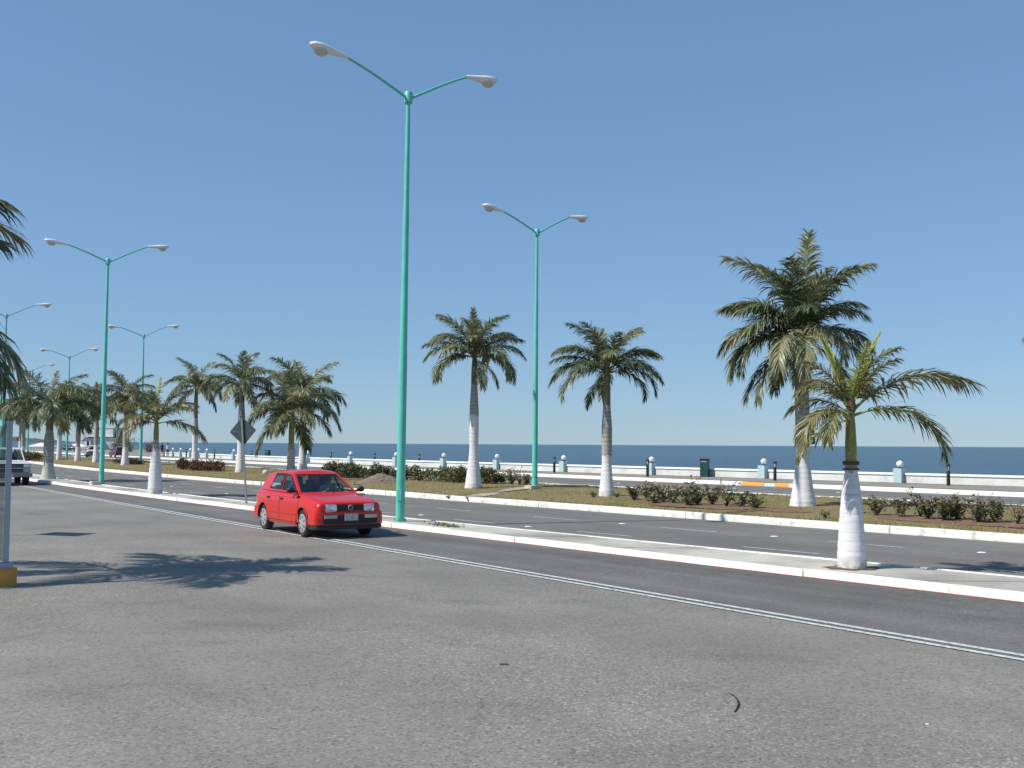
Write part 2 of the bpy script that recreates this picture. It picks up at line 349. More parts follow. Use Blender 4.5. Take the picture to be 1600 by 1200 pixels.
M['stop_red'] = pm('red_sign_face', (0.40, 0.02, 0.02), 0.5)
M['rubber'] = pm('black_rubber_strip', (0.014, 0.013, 0.012), 0.6)
M['stone'] = pm('white_stone', (0.66, 0.63, 0.55), 0.9, var=0.25, bmp=0.5, bscale=12)
M['hill'] = pm('hazy_scrub_hillside', (0.115, 0.115, 0.125), 1.0, var=0.25, scale=0.01, spec=0.0)  # muted grey-violet: scrub with the haze of distance mixed into its colour
M['teal_box'] = pm('teal_box_paint', (0.018, 0.13, 0.17), 0.5)
def seamat():
    m, n, l, b = newmat('sea_water')
    v = coords(n, l, (0.28, 1.0, 1.0))
    f = noise(n, l, coords(n, l, (0.0006, 0.006, 1)), 1.0, 4, 0.6)
    c = ramp(n, l, f, [(0.3, (0.058, 0.112, 0.152)), (0.6, (0.072, 0.132, 0.172)), (0.75, (0.105, 0.170, 0.205))])
    c = mix(n, l, 1.0, c, ramp(n, l, noise(n, l, coords(n, l, (0.35, 0.05, 1)), 1.0, 5, 0.7), [(0.3, 0.72), (0.65, 1.0)]), 'MULTIPLY')
    l.new(c, b.inputs['Base Color']); b.inputs['Roughness'].default_value = 0.30; b.inputs['IOR'].default_value = 1.33
    b.inputs['Specular IOR Level'].default_value = 0.28
    w1 = noise(n, l, v, 0.9, 6, 0.65, 0.3)
    bump(n, l, w1, 1.0, 0.5, b); return m
M['sea'] = seamat()

# ------------------------------------------------------------------ the road lines: X as a function of Y (metres on the ground)
def linefn(c, y0, y1, s1):
    a, b, k = c
    p = lambda y: a*y*y+b*y+k
    s0 = 2*a*y0+b
    def f(y):
        if y < y0: return p(y0)+s0*(y-y0)
        if y > y1: return p(y1)+s1*(y-y1)
        return p(y)
    return f
DOUBLE = linefn((0.000475919, -0.726329, 12.3592), 8, 45, -0.68)
KERB1 = linefn((0.00154917, -0.863979, 18.4608), 12, 54, -0.69)
MED1 = linefn((0.00324494, -0.99889, 22.5555), 14, 56, -0.645)
GNEAR = linefn((0.00162323, -0.909016, 30.3891), 20, 97, -0.62)
GFAR = linefn((0.00324145, -1.12331, 50.8255), 32, 85, -0.64)
FKERB = linefn((0.000973234, -0.892837, 57.2718), 42, 131, -0.64)
WALL = linefn((0.00244547, -1.20569, 78.9465), 48, 130, -0.60)
def COAST(y):
    if y <= 150: return WALL(y)
    pts = [(150, WALL(150)), (165, -54), (230, -73), (300, -98), (325, -135), (340, -220), (348, -700)]
    for (a, x0), (b, x1) in zip(pts, pts[1:]):
        if y <= b: return x0+(x1-x0)*(y-a)/(b-a)
    return -700
def perp(fn, y):
    s = fn(y+0.5)-fn(y-0.5); L = math.hypot(s, 1); return (1/L, -s/L)      # unit normal towards the sea
def dirn(fn, y):
    s = fn(y+0.5)-fn(y-0.5); L = math.hypot(s, 1); return (s/L, 1/L)
def ysamp(y0, y1, d=1.0, grow=0.02):
    ys = [y0]
    while ys[-1] < y1: ys.append(ys[-1]+d+grow*max(0, ys[-1]))
    ys[-1] = y1; return ys
def strip(name, fa, fb, y0, y1, z, mat, kind='structure', parent=None, nx=1, d=1.0):
    mb = MB(); rows = []
    for y in ysamp(y0, y1, d):
        a, b = fa(y), fb(y); rows.append([(a+(b-a)*i/nx, y, z) for i in range(nx+1)])
    mb.grid(rows); o = mb.build(name, mat, parent)
    if not parent: tag(o, kind=kind)
    return o
def solid_strip(name, fa, fb, y0, y1, z0, z1, mat, parent=None, d=0.8, rnd=0.0, seed=1, kind='structure', roundn=0.02, label=None, cat=None):
    """a kerb: raised band with rounded upper edges and small unevenness"""
    rg = random.Random(seed); mb = MB(); rows = []; j = 0
    for y in ysamp(y0, y1, d, 0.012):
        a, b = fa(y), fb(y); j = 0.6*j+rnd*rg.uniform(-1, 1); a2 = a+j; k = rnd*rg.uniform(-.6, .6); r = roundn
        rows.append([(a2, y, z0), (a2, y, z1-r+k*.3), (a2+r*.5, y, z1-r*.25+k*.4), (a2+r*1.6, y, z1+k*.4), (b-r*1.6, y, z1+k*.3), (b-r*.5, y, z1-r*.25), (b, y, z1-r), (b, y, z0)])
    mb.grid(rows)
    mb.face(rows[0]); mb.face(list(reversed(rows[-1])))
    o = mb.build(name, mat, parent, smooth=50)
    if not parent: tag(o, label, cat, kind=kind)
    return o

# ------------------------------------------------------------------ setting: ground, sea, roads, kerbs
mb = MB(); rows = []
for y in ysamp(-80, 348, 1.2, 0.015): 
    x1 = COAST(y)+0.2; rows.append([(-700, y, 0), (-120, y, 0), (x1-0.001 if x1 > -119 else -119.0+0*y, y, 0)] if x1 > -119 else [(-700, y, 0), ((-700+x1)/2, y, 0), (x1, y, 0)])
mb.grid(rows); b0 = [r[-1] for r in rows]
for p, q in zip(b0, b0[1:]): mb.face([p, (p[0], p[1], -3), (q[0], q[1], -3), q])
tag(mb.build('ground', M['asphalt_old']), kind='structure')

mb = MB(); rows = []
for r in (0.1, 20, 40, 80, 150, 300, 700, 1500, 4000, 10000, 25000, 50000):
    rows.append([(r*math.sin(R(a)), r*math.cos(R(a)), -1.7) for a in range(-95, 96, 5)])
mb.grid(rows); tag(mb.build('sea', M['sea']), kind='structure')

# distant headland
rg = random.Random(5); mb = MB(); rows = []
for k in range(0, 81):
    px = -260+k*5.0
    prof = max(0.0, min(1.0, (126-px)/74.0)); hgt = 1.5+36*prof**1.3*(0.86+0.14*math.sin(px*0.071+0.6)+0.06*math.sin(px*.23))
    if px > 60: hgt *= 0.9
    x = (px-800)/1690
    row = []
    for j in range(7):
        d = 6000+j*260; t = j/6.0
        row.append((x*d, d, -1.8+hgt*math.sin(math.pi*min(1, t*0.62+0.02))+rg.uniform(-1, 1)*(1.2 if 0 < j < 6 else 0)))
    rows.append(row)
mb.grid(rows); tag(mb.build('hills', M['hill'], smooth=60), kind='structure')

lane = strip('near_lane', lambda y: DOUBLE(y)+0.0, KERB1, -25, 60, 0.004, M['asphalt_lane'])
midroad = strip('middle_road', MED1, GNEAR, -25, 300, 0.005, M['asphalt_mid'])
farroad = strip('far_road', GFAR, FKERB, -25, 290, 0.006, M['asphalt_mid'])
# painted markings (part of the roads)
for k, off in enumerate((-0.105, 0.105)):
    def fa(y, o=off): n = perp(DOUBLE, y); return DOUBLE(y)+(o-0.05)/n[0]
    def fb(y, o=off): n = perp(DOUBLE, y); return DOUBLE(y)+(o+0.05)/n[0]
    strip('centre_line', fa, fb, -8, 58, 0.010, M['road_white'], parent=lane)
M['seam'] = paint('faint_old_marking', (0.245, 0.235, 0.215), (0.215, 0.203, 0.187), 0.45, 9.0)
def seam_line(p, q, w):
    d = (Vector(q)-Vector(p)).normalized(); n_ = Vector((-d.y, d.x))*w/2; mb = MB(); N = 24; rows = []
    for i in range(N+1):
        c = Vector(p).lerp(Vector(q), i/N)+n_*.5*math.sin(i*1.3); rows.append([(c.x-n_.x, c.y-n_.y, .006), (c.x+n_.x, c.y+n_.y, .006)])
    mb.grid(rows); mb.build('faint_old_line', M['seam'], lane)
def edge(fn, o): return lambda y: fn(y)+o/perp(fn, y)[0]
strip('red_edge_line', edge(KERB1, -0.075), edge(KERB1, 0.01), -8, 70, 0.009, M['red_line'], parent=lane)
strip('lane_line', lambda y: GFAR(y)+0.47*(FKERB(y)-GFAR(y)), lambda y: GFAR(y)+0.47*(FKERB(y)-GFAR(y))+0.22, -5, 150, 0.012, M['dash_white'], parent=farroad)
strip('edge_line', lambda y: GFAR(y)+0.4, lambda y: GFAR(y)+0.6, -5, 150, 0.012, M['dash_white'], parent=farroad)
def walk(fn, y, step):
    d = dirn(fn, y); return y+step*d[1]
def dash(fn, off, y, ln, w, mat, parent, z=0.011):
    d = dirn(fn, y); n = perp(fn, y); cx, cy = fn(y)+off, y
    mb = MB(); mb.face([(cx-d[0]*ln/2-n[0]*w/2, cy-d[1]*ln/2-n[1]*w/2, z), (cx+d[0]*ln/2-n[0]*w/2, cy+d[1]*ln/2-n[1]*w/2, z),
                        (cx+d[0]*ln/2+n[0]*w/2, cy+d[1]*ln/2+n[1]*w/2, z), (cx-d[0]*ln/2+n[0]*w/2, cy-d[1]*ln/2+n[1]*w/2, z)][::-1])
    return mb.build('lane_dash', mat, parent)
for y0, off in ((20.8, 1.95), (22.1, 5.15)):
    y = y0
    for i in range(22):
        dash(MED1, off, y, 1.75, 0.11, M['dash_white'], midroad); y = walk(MED1, y, 4.75)
    y = walk(MED1, y0, -4.75)
    for i in range(3):
        dash(MED1, off, y, 1.75, 0.11, M['dash_white'], midroad); y = walk(MED1, y, -4.75)
stud = MB(); stud.lathe([(0.07, 0), (0.06, 0.008), (0.04, 0.013), (0.001, 0.014)], 10); sme = stud.mesh('road_stud', M['stud'], 60)
for x, y in ((-2.53, 30.49), (0.41, 26.46), (2.81, 27.6), (5.8, 23.99), (-11.17, 42.6), (-6.1, 36.0), (8.9, 20.6), (-15.4, 49.2), (-7.7, 41.6)):
    link('road_stud', sme, midroad, (x, y, 0.005), scale=(1.3, 1, 1))
for x, y in ((0.48, 63.21), (10.45, 50.83), (14.03, 46.59), (5.6, 56.6), (18.0, 42.5)):
    link('road_stud', sme, farroad, (x, y, 0.006), scale=(1.3, 1.2, 1.2))

# near median: white kerb, concrete slabs with joints
med = solid_strip('concrete_median', edge(KERB1, 0.13), edge(MED1, -0.02), -20, 180, -0.05, 0.085, M['concrete'], roundn=0.005)
solid_strip('back_kerb', edge(MED1, -0.11), MED1, -20, 180, -0.05, 0.122, M['kerb_worn'], med, d=0.6, rnd=0.010)
y = 6.0
rg = random.Random(3)
while y < 70:
    y2 = y+2.35+0.02*y*0; z = 0.108+rg.uniform(-.006, .006)
    mb = MB(); g = 0.012; rows = []
    for i in range(4):
        yy = y+g+(y2-y-2*g)*i/3
        rows.append([(edge(KERB1, 0.160)(yy), yy, z), (edge(MED1, -0.125)(yy), yy, z+rg.uniform(-.002, .002))])
    mb.grid(rows)
    a, b = rows[0], rows[-1]
    ring = [r[0] for r in rows]+[r[1] for r in reversed(rows)]
    for p, q in zip(ring, ring[1:]+ring[:1]): mb.face([p, q, (q[0], q[1], 0.075), (p[0], p[1], 0.075)])
    mb.build('slab', M['concrete'], med); y = y2

# grass median
def gz(t): return 0.16+0.14*math.sin(math.pi*max(0, min(1, t)))
def gpos(y, t): a, b = GNEAR(y)+0.2, GFAR(y)-0.2; return a+(b-a)*t
def gzat(x, y): a, b = GNEAR(y)+0.2, GFAR(y)-0.2; return gz((x-a)/(b-a))
mb = MB(); rows = []; rg = random.Random(8)
for y in ysamp(-20, 300, 0.9, 0.01):
    rows.append([(gpos(y, i/14), y, gz(i/14)+(rg.uniform(-.02, .02) if 0 < i < 14 else -0.01)) for i in range(15)])
mb.grid(rows); gm = tag(mb.build('grass_median', M['lawn'], smooth=60), kind='structure')
def seg_kerb(name, fn, o0, o1, ya, yb, seglen, mat, z, parent, seed, rnd):
    y = ya; k = 0; rg = random.Random(seed)
    while y < yb:
        y2 = min(yb, walk(fn, y, seglen*(1 if y < 90 else 3)))
        solid_strip(name, edge(fn, o0+rg.uniform(-.012, .012)), edge(fn, o1), y+0.006, y2-0.006, -0.05, z+rg.uniform(-.01, .01), mat, parent, d=0.55, rnd=rnd, seed=seed+k, roundn=0.03); y = y2; k += 1
seg_kerb('white_kerb_stone', KERB1, 0.0, 0.150, 4, 180, 2.35, M['kerb_white'], 0.118, med, 120, 0.014)
seg_kerb('kerb_stone', GNEAR, -0.02, 0.22, 6, 280, 3.1, M['kerb_worn'], 0.18, gm, 20, 0.013)
seg_kerb('far_kerb_stone', GFAR, -0.22, 0.0, 20, 280, 3.1, M['kerb_worn'], 0.185, gm, 60, 0.02)
# lawn blades near enough to show
rg = random.Random(11); mb = MB()
for i in range(30000):
    y = 18+62*rg.random()**1.7; t = rg.random()**0.9
    if i % 5 == 0: t = rg.uniform(0, 0.04)
    x = gpos(y, t); z = gz(t)-0.01; a = rg.uniform(0, 6.28); h = rg.uniform(.03, .085); w = rg.uniform(.008, .02)
    lx, ly = rg.uniform(-.04, .04), rg.uniform(-.04, .04)
    mb.face([(x-w*math.cos(a), y-w*math.sin(a), z), (x+w*math.cos(a), y+w*math.sin(a), z), (x+lx, y+ly, z+h)])
tag(mb.build('lawn_grass', M['grass_blade']), 'short dry yellow green grass on the wide planted median', 'grass', kind='stuff')
# soil under the planting and the worn path
def patch(name, pts, mat, dz=0.012, n=26, seed=1):
    rg = random.Random(seed); mb = MB()
    for (cx, cy, rx, ry, rot) in pts:
        ring = []
        for k in range(n):
            a = 2*math.pi*k/n; r = 1+rg.uniform(-.22, .22)
            x = rx*r*math.cos(a); yv = ry*r*math.sin(a); X = cx+x*math.cos(rot)-yv*math.sin(rot); Y = cy+x*math.sin(rot)+yv*math.cos(rot)
            ring.append((X, Y, gzat(X, Y)+dz))
        c = (cx, cy, gzat(cx, cy)+dz+0.02)
        for k in range(n): mb.face([c, ring[k], ring[(k+1) % n]])
    return mb.build(name, mat, gm, smooth=60)
RD = math.atan2(0.775, -0.632)
patch('soil_bed', [(5.6, 31.9, 2.4, 0.75, RD)], M['soil'], seed=2)
patch('soil_bed', [(10.6, 26.0, 2.9, 0.95, RD)], M['soil'], seed=3)
patch('soil_bed', [(-8.0, 53.0, 3.0, 0.9, RD)], M['soil'], seed=4)
patch('soil_bed', [(7.4, 29.7, 0.9, 0.4, RD)], M['soil'], seed=6)
patch('worn_path', [(-1.0, 38.6, 1.2, 0.45, R(62))], M['path'], 0.018, seed=7)
patch('worn_path', [(0.5, 42.2, 2.6, 0.38, R(68))], M['path'], 0.022, seed=8)
patch('worn_path', [(2.5, 47.4, 2.8, 0.42, R(66))], M['path'], 0.026, seed=9)

# promenade along the sea: kerb, grass verge, walk
prom = solid_strip('promenade', edge(FKERB, 0.3), lambda y: COAST(y)-0.02, -20, 290, -0.05, 0.15, M['sidewalk'], roundn=0.004)
strip('grass_verge', edge(FKERB, 0.33), edge(FKERB, 2.0), -10, 200, 0.158, M['lawn'], parent=prom)
strip('brown_edging', lambda y: WALL(y)-0.55, lambda y: WALL(y)-0.02, -10, 150, 0.157, M['soil'], parent=prom)
def fk_piece(name, ya, yb, mat, seed, z=0.19): solid_strip(name, FKERB, edge(FKERB, 0.36), ya, yb, -0.05, z, mat, prom, d=0.8, rnd=0.012, seed=seed, roundn=0.035)
# orange and pale blue stretch at the dropped kerb (seen right of the middle)
fk_piece('kerb_paint_white', -15, 52.15, M['kerb_white'], 31)
fk_piece('kerb_paint_orange', 52.16, 52.85, M['kerb_orange'], 32)
fk_piece('kerb_paint_pale_blue', 52.86, 53.35, M['kerb_blue'], 33, 0.165)
fk_piece('kerb_paint_orange', 53.36, 54.45, M['kerb_orange'], 34, 0.175)
fk_piece('kerb_paint_white', 54.46, 290, M['kerb_white'], 35)
# seawall
sw = empty('seawall', (0, 0, 0)); tag(sw, 'low white seawall with bright coping curving along the promenade', 'wall')
solid_strip('wall_body', lambda y: WALL(y), lambda y: WALL(y)+0.55, -10, 152, -2.5, 0.55, M['wall_white'], sw, d=1.2, roundn=0.004)
solid_strip('coping', lambda y: WALL(y)-0.07, lambda y: WALL(y)+0.62, -10, 152, 0.552, 0.655, M['wall_cap'], sw, d=1.2, roundn=0.02)

# paving left of the road
PR = Matrix.Translation((-12.6, 20.2, 0)) @ Matrix.Rotation(ROADROT-math.pi/2, 4, 'Z')
pave = MB(); pave.face([tuple(PR @ Vector(p)) for p in ((-2.1, -3.6, .003), (2.1, -3.6, .003), (2.1, 3.6, .003), (-2.1, 3.6, .003))]); pave = tag(pave.build('pavement', M['tile']), kind='structure')
tme = MB(); tme.box((0, 0, 0), (0.588, 0.588, 0.012)); tme = tme.mesh('paving_slab', M['tile'])
rg = random.Random(4)
for i in range(7):
    for j in range(12):
        link('paving_slab', tme, pave, PR @ Vector((-1.8+i*.6, -3.3+j*.6, 0.001+rg.uniform(0, .002))), (0, 0, ROADROT-math.pi/2))

# ------------------------------------------------------------------ street lamps
def make_lamp(H=10.05):
    root = empty('street_lamp')
    mb = MB(); mb.tube([(0, 0, 0.03), (0, 0, 3.9), (0, 0, 4.0)], [0.112, 0.098, 0.097], 14); 
    mb.tube([(0, 0, 4.0), (0, 0, 7.4)], [0.092, 0.074], 14); mb.tube([(0, 0, 7.4), (0, 0, H)], [0.068, 0.052], 14)
    mb.build('pole', M['teal_pole'], root, 45)
    mb = MB(); mb.lathe([(0.105, H-0.13), (0.105, H+0.10), (0.085, H+0.14), (0.001, H+0.15)], 12); mb.build('pole_cap', M['teal_pole'], root, 40)
    mb = MB(); mb.tube([(0, 0, 0.0), (0, 0, 0.03)], [0.17, 0.17], 12); mb.build('base_flange', M['teal_pole'], root, 40)
    mb = MB(); mb.box((-.075, -.075, .62), (.09, .03, .26), R(-45)); mb.build('access_hatch', M['teal_pole'], root)
    for k in range(4):
        mb = MB(); mb.lathe([(.022, .03), (.022, .06), (.012, .062), (.012, .085)], 6, (.135*math.cos(k*1.571+.78), .135*math.sin(k*1.571+.78), 0)); mb.build('bolt', M['galv'], root)
    for s in (-1, 1):
        mb = MB(); pts = []
        for i in range(9):
            t = i/8; pts.append((s*(0.08+1.72*t), 0, H+(0.98 if s > 0 else 0.68)*t-0.09*t**3))
        mb.tube(pts, [0.036-0.008*i/8 for i in range(9)], 9); mb.build('arm', M['teal_pole'], root, 50)
        # cobra-head casing with hanging lens
        x0, z0 = 1.72, H+(0.88 if s > 0 else 0.58)
        mb = MB(); rows = []
        prof = [(0.0, .035, .035, .030), (0.10, .05, .05, .04), (0.30, .09, .065, .06), (0.50, .14, .085, .075), (0.68, .165, .09, .08), (0.82, .14, .075, .065), (0.90, .085, .045, .04), (0.925, .02, .012, .01)]
        for dx, w, up, dn in prof:
            r = []
            for k in range(13):
                a = 2*math.pi*k/12; yy = w*math.cos(a); zz = (up if math.sin(a) > 0 else dn)*math.sin(a)
                r.append((s*(x0+dx*1.1), yy*1.05, z0+0.10*dx+zz*1.15))
            rows.append(r if s > 0 else r[::-1])
        mb.grid(rows); lum = mb.build('luminaire', M['lum_grey'], root, 60)
        mb = MB(); mb.sphere((s*(x0+0.72), 0, z0+0.01), 0.165, 12, 8, sc=(1.15, 0.92, 0.85)); mb.build('lens', M['lens'], lum, 80)
    return root
lamp0 = make_lamp()
def place_lamp(x, y, z, fn, label, first=False, lean=(0, 0), hs=1.0, foot=True):
    o = lamp0 if first else copy_tree(lamp0)
    n = perp(fn, y); o.location = (x, y, z); o.rotation_euler = (lean[0], lean[1], math.atan2(n[1], n[0])); o.scale = (1, 1, hs)
    tag(o, label, 'street lamp', 'turquoise double-armed street lamps')
    if foot:
        mb = MB(); mb.box((-0.30, -0.16, 0.0), (0.42, 0.36, 0.30), 0.1); mb.build('footing', M['plinth'], o)
    return o
place_lamp(-2.70, 26.4, 0.108, KERB1, 'tallest turquoise double-armed street lamp beside the red hatchback', True, lean=(R(0.2), R(0.45)), hs=1.042, foot=False)
place_lamp(0.90, 42.1, 0.27, GFAR, 'turquoise double-armed street lamp on the grass between two palms', lean=(0, R(0.4)))
place_lamp(-18.36, 48.6, 0.108, KERB1, 'turquoise double-armed street lamp on the concrete strip at left', lean=(0, R(0.2)))
place_lamp(-28.97, 84.7, 0.27, GFAR, 'turquoise street lamp on the grass behind the small whitewashed palm at left')
place_lamp(-43.7, 106.5, 0.27, GFAR, 'distant turquoise street lamp rising above the left palms, second smallest')
place_lamp(-33.0, 70.2, 0.108, KERB1, 'turquoise street lamp at the left edge, its pole behind palm fronds')
place_lamp(-57.4, 128.5, 0.27, GFAR, 'farthest turquoise street lamp, mostly hidden by the left palm crowns')

# ------------------------------------------------------------------ palms
def frond_mesh(name, e0, bend, seed, L=2.6, lf=0.62, n=62, width=0.050, rank=0.55, closed=0.0):
    rg = random.Random(seed); mb = MB()
    N = 18; p = Vector((0, 0, 0)); P = [p.copy()]; T = []
    side = 0.0; sj = rg.uniform(-.15, .15)
    for i in range(N):
        s = (i+0.5)/N; a = R(e0)-R(bend)*s**1.35
        t = Vector((math.cos(a)*math.cos(sj*s), math.cos(a)*math.sin(sj*s), math.sin(a))); T.append(t); p = p+t*(L/N); P.append(p.copy())
    T.append(T[-1])
    def at(s):
        f = max(0, min(N-1e-4, s*N)); i = int(f); return P[i].lerp(P[i+1], f-i), T[i].lerp(T[min(i+1, N)], f-i).normalized()
    mb.tube([P[0], P[2], P[5], P[9], P[13], P[16], P[N]], [0.040, 0.026, 0.020, 0.015, 0.011, 0.008, 0.004], 5, mi=1)
    for i in range(n):
        for sd in (-1, 1):
            s = 0.13+0.87*((i+rg.uniform(-.4, .4))/n); s = max(0.1, min(0.995, s))
            q, t = at(s)
            sidev = Vector((-math.sin(sj*s), math.cos(sj*s), 0))*sd; up = t.cross(sidev)*(-sd if False else 1)
            up = sidev.cross(t); up = up if up.z > 0 or abs(t.z) > .95 else -up
            al = R(66-40*s+rg.uniform(-9, 9))*(1-closed); ra = rank*rg.uniform(-0.55, 1.0)
            d = t*math.cos(al)+(sidev*math.cos(ra)+up*math.sin(ra))*math.sin(al); d.normalize()
            prof = (0.55+0.45*min(1, (s-0.1)/0.25))*(1.0 if s < 0.65 else 1-1.3*(s-0.65)); ln = lf*prof*rg.uniform(.82, 1.12)
            droop = rg.uniform(0.55, 1.25)*(0.3 if closed else 1)
            wv = d.cross(up).normalized()*0.75+up*rg.uniform(-.6, .6); wv = (wv-d*wv.dot(d)).normalized()
            cur = q.copy(); dd = d.copy(); pts = []
            for k in range(4):
                w = width*(0.45, 1.0, 0.75, 0.0)[k]*rg.uniform(.85, 1.1); pts.append((cur.copy(), w))
                dd = dd+Vector((0, 0, -1))*droop*(0.16+0.20*k); dd.normalize(); cur = cur+dd*(ln/3)
            b = len(mb.v)
            for k in range(3):
                c, w = pts[k]; mb.v.append(tuple(c-wv*w/2)); mb.v.append(tuple(c+wv*w/2))
            mb.v.append(tuple(pts[3][0]))
            mb.f += [(b, b+1, b+3, b+2), (b+2, b+3, b+5, b+4), (b+4, b+5, b+6)]; mb.m += [0, 0, 0]
    return mb
KINDS = {'V': (76, 10), 'S': (86, 14), 'U': (72, 58), 'H': (56, 88), 'M': (34, 92), 'L': (8, 74), 'D': (-22, 52), 'F': (44, 66), 'B': (18, 108)}
FM = {}
def fmesh(kind, var, matk='frond'):
    key = (kind, var, matk)
    if key not in FM:
        e0, bd = KINDS[kind]; sd = hash_(kind)*7+var
        mb = frond_mesh('frond', e0, bd, sd, lf={'S': .50, 'U': .66, 'V': .55}.get(kind, .80), n=84, rank=0.9 if kind in 'SU' else 0.7, closed=.55 if kind == 'V' else 0, width=0.07 if kind == 'V' else 0.046)
        FM[key] = mb.mesh('frond', [M[matk], M['frond_spear' if matk != 'frond' else 'shaft_dull']])
    return FM[key]
def hash_(k): return 'SUHMLDFBV'.index(k)+3
def default_crown(rg, full=1.0):
    out = [('S', rg.uniform(0, 360), rg.uniform(.55, .8))]; a = rg.uniform(0, 360)
    seq = ['U', 'U', 'U', 'H', 'H', 'H', 'H', 'M', 'M', 'M', 'M', 'M', 'B', 'L', 'L', 'B', 'L', 'D', 'D']
    for k in seq[:max(8, int(len(seq)*full))]:
        a += 137.5+rg.uniform(-18, 18); out.append((k, a % 360, rg.uniform(.88, 1.12)))
    return out
def make_palm(x, y, z, label, th, white, r0, r1, shaft, flen, crown=None, seed=1, lean=(0, 0), matk='frond', trunkm='trunk_white', shaftm='shaft_dull', full=1.0, bulge=0.0, base_w=None, group='whitewashed royal palms'):
    rg = random.Random(seed)
    o = empty('palm_tree', (x, y, z), rg.uniform(-.1, .1)*0, lean[0], lean[1]); tag(o, label, 'palm tree', group)
    ph = rg.uniform(0, 6)
    def rad(h):
        t = h/th; u_ = max(0, min(1, (t-.02)/.92)); fl = (r0-r1)*max(0, 1-t/0.42)**1.6 if bulge == 0 else (r0-r1)*(1-u_*u_*(3-2*u_))**.85
        return r1*(1.0+0.12*math.sin(math.pi*min(1, max(0, (t-.35)/.6))))*(1-0.22*max(0, (t-.75)/.25))+fl
    def lat(h0, h1, step=0.055):
        n = max(3, int((h1-h0)/step)); pr = []
        for i in range(n+1):
            h = h0+(h1-h0)*i/n; pr.append((rad(h)*(1-(0.022 if i % 3 == 0 else 0)), h))
        return pr
    wob = lambda a, h: 0.03*math.sin(2*a+ph+h)+0.02*math.sin(3*a-h*2)
    mb = MB(); mb.lathe(lat(-0.03, white), 20, wob=wob)
    for i_ in range(20):
        x_, y_, z_ = mb.v[-20+i_]; mb.v[-20+i_] = (x_, y_, z_+rg.uniform(-.04, .05))
    mb.build('whitewashed_base', M[trunkm], o, 60)
    if th-white > 0.1:
        mb = MB(); mb.lathe([(r_*.985, h_) if h_ < white+.07 else (r_, h_) for r_, h_ in lat(white-0.08, th)], 20, wob=wob); mb.build('trunk', M['trunk_grey'], o, 60)
    rt = rad(th)
    if shaft > 0:
        mb = MB(); mb.lathe([(rt*1.02, th-0.01), (rt*0.98, th+.05), (rt*1.0, th+shaft*.35), (rt*.86, th+shaft*.7), (rt*.66, th+shaft), (rt*.5, th+shaft+.25)], 14, wob=wob)
        mb.build('crownshaft', M[shaftm], o, 60)
    zc = th+shaft
    for i, (k, az, ls) in enumerate(crown or default_crown(rg, full)):
        var = rg.randrange(3); mk = 'frond_spear' if (k in 'SV' and matk != 'frond') else matk
        me = fmesh(k, var, mk)
        hgt = zc + {'S': .10, 'U': .12, 'H': .06, 'M': 0.0, 'L': -.06, 'D': -.12, 'F': .04, 'B': -.05, 'V': .1}[k]
        rr = rt*0.45 if k != 'S' else 0
        link('frond', me, o, (rr*math.cos(R(az)), rr*math.sin(R(az)), hgt), (R(rg.uniform(-9, 9)), R(rg.uniform(-6, 6)), R(az)), ls*flen/2.6)
    return o
# small palm on the concrete strip, nearest and at the right
PA = make_palm(5.29, 16.9, 0.108, 'small young palm with green shaft on the concrete strip at right', 1.62, 1.52, 0.225, 0.118, 0.80, 2.05,
  [('V', 172, .56), ('V', 8, .60), ('S', 300, .50), ('V', 100, .5), ('F', 4, 1.02), ('B', 352, .85), ('H', 60, .7), ('U', 15, .6), ('U', 185, .5), ('M', 172, .5), ('H', 195, .5), ('B', 208, .6), ('B', 235, .55), ('B', 165, .5), ('H', 120, .55), ('U', 330, .5), ('D', 190, .5)],
  seed=21, matk='frond_young', shaftm='shaft_green', bulge=1)
mb = MB(); ring = [(.40*(1+.18*math.sin(k*2.1)+.1*math.cos(k*3.7))*math.cos(k*2*math.pi/22), .30*(1+.18*math.sin(k*2.1))*math.sin(k*2*math.pi/22), .014) for k in range(22)]
for k in range(22): mb.face([(0, 0, .03), ring[k], ring[(k+1) % 22]])
mb.build('soil_ring', M['soil'], PA, 60)
mb = MB(); mb.lathe([(0.122, 1.60), (0.128, 1.62), (0.128, 1.645), (0.120, 1.66)], 16); mb.build('brown_ring', M['fibre'], PA, 60)
mb = MB(); mb.lathe([(0.118, 1.52), (0.126, 1.53), (0.126, 1.545), (0.116, 1.55)], 16); mb.build('brown_ring', M['fibre'], PA, 60)
mb = MB(); mb.tube([(-.03, .0, 2.38), (.02, -.02, 2.50), (.0, 0, 2.66)], [0.075, 0.08, 0.05], 8); mb.build('leaf_base', M['fibre'], PA, 60)
mb = MB()
rgp = random.Random(2)
for q in range(7):
    pts = []; a0 = R(-52+rgp.uniform(-10, 10)); h0 = 1.0+rgp.uniform(-.1, .1); da = rgp.uniform(-.35, .35); dh = rgp.uniform(-.09, .09)
    for w in (-1, 1):
        for i in range(2):
            h = h0+dh*i+w*0.011; a = a0+da*i; rr = 0.155-0.03*(h-1.0)
            pts.append((rr*1.06*math.cos(a), rr*1.06*math.sin(a), h))
    mb.face([pts[0], pts[1], pts[3], pts[2]])
mb.build('pink_paint_mark', M['pink_paint'], PA)
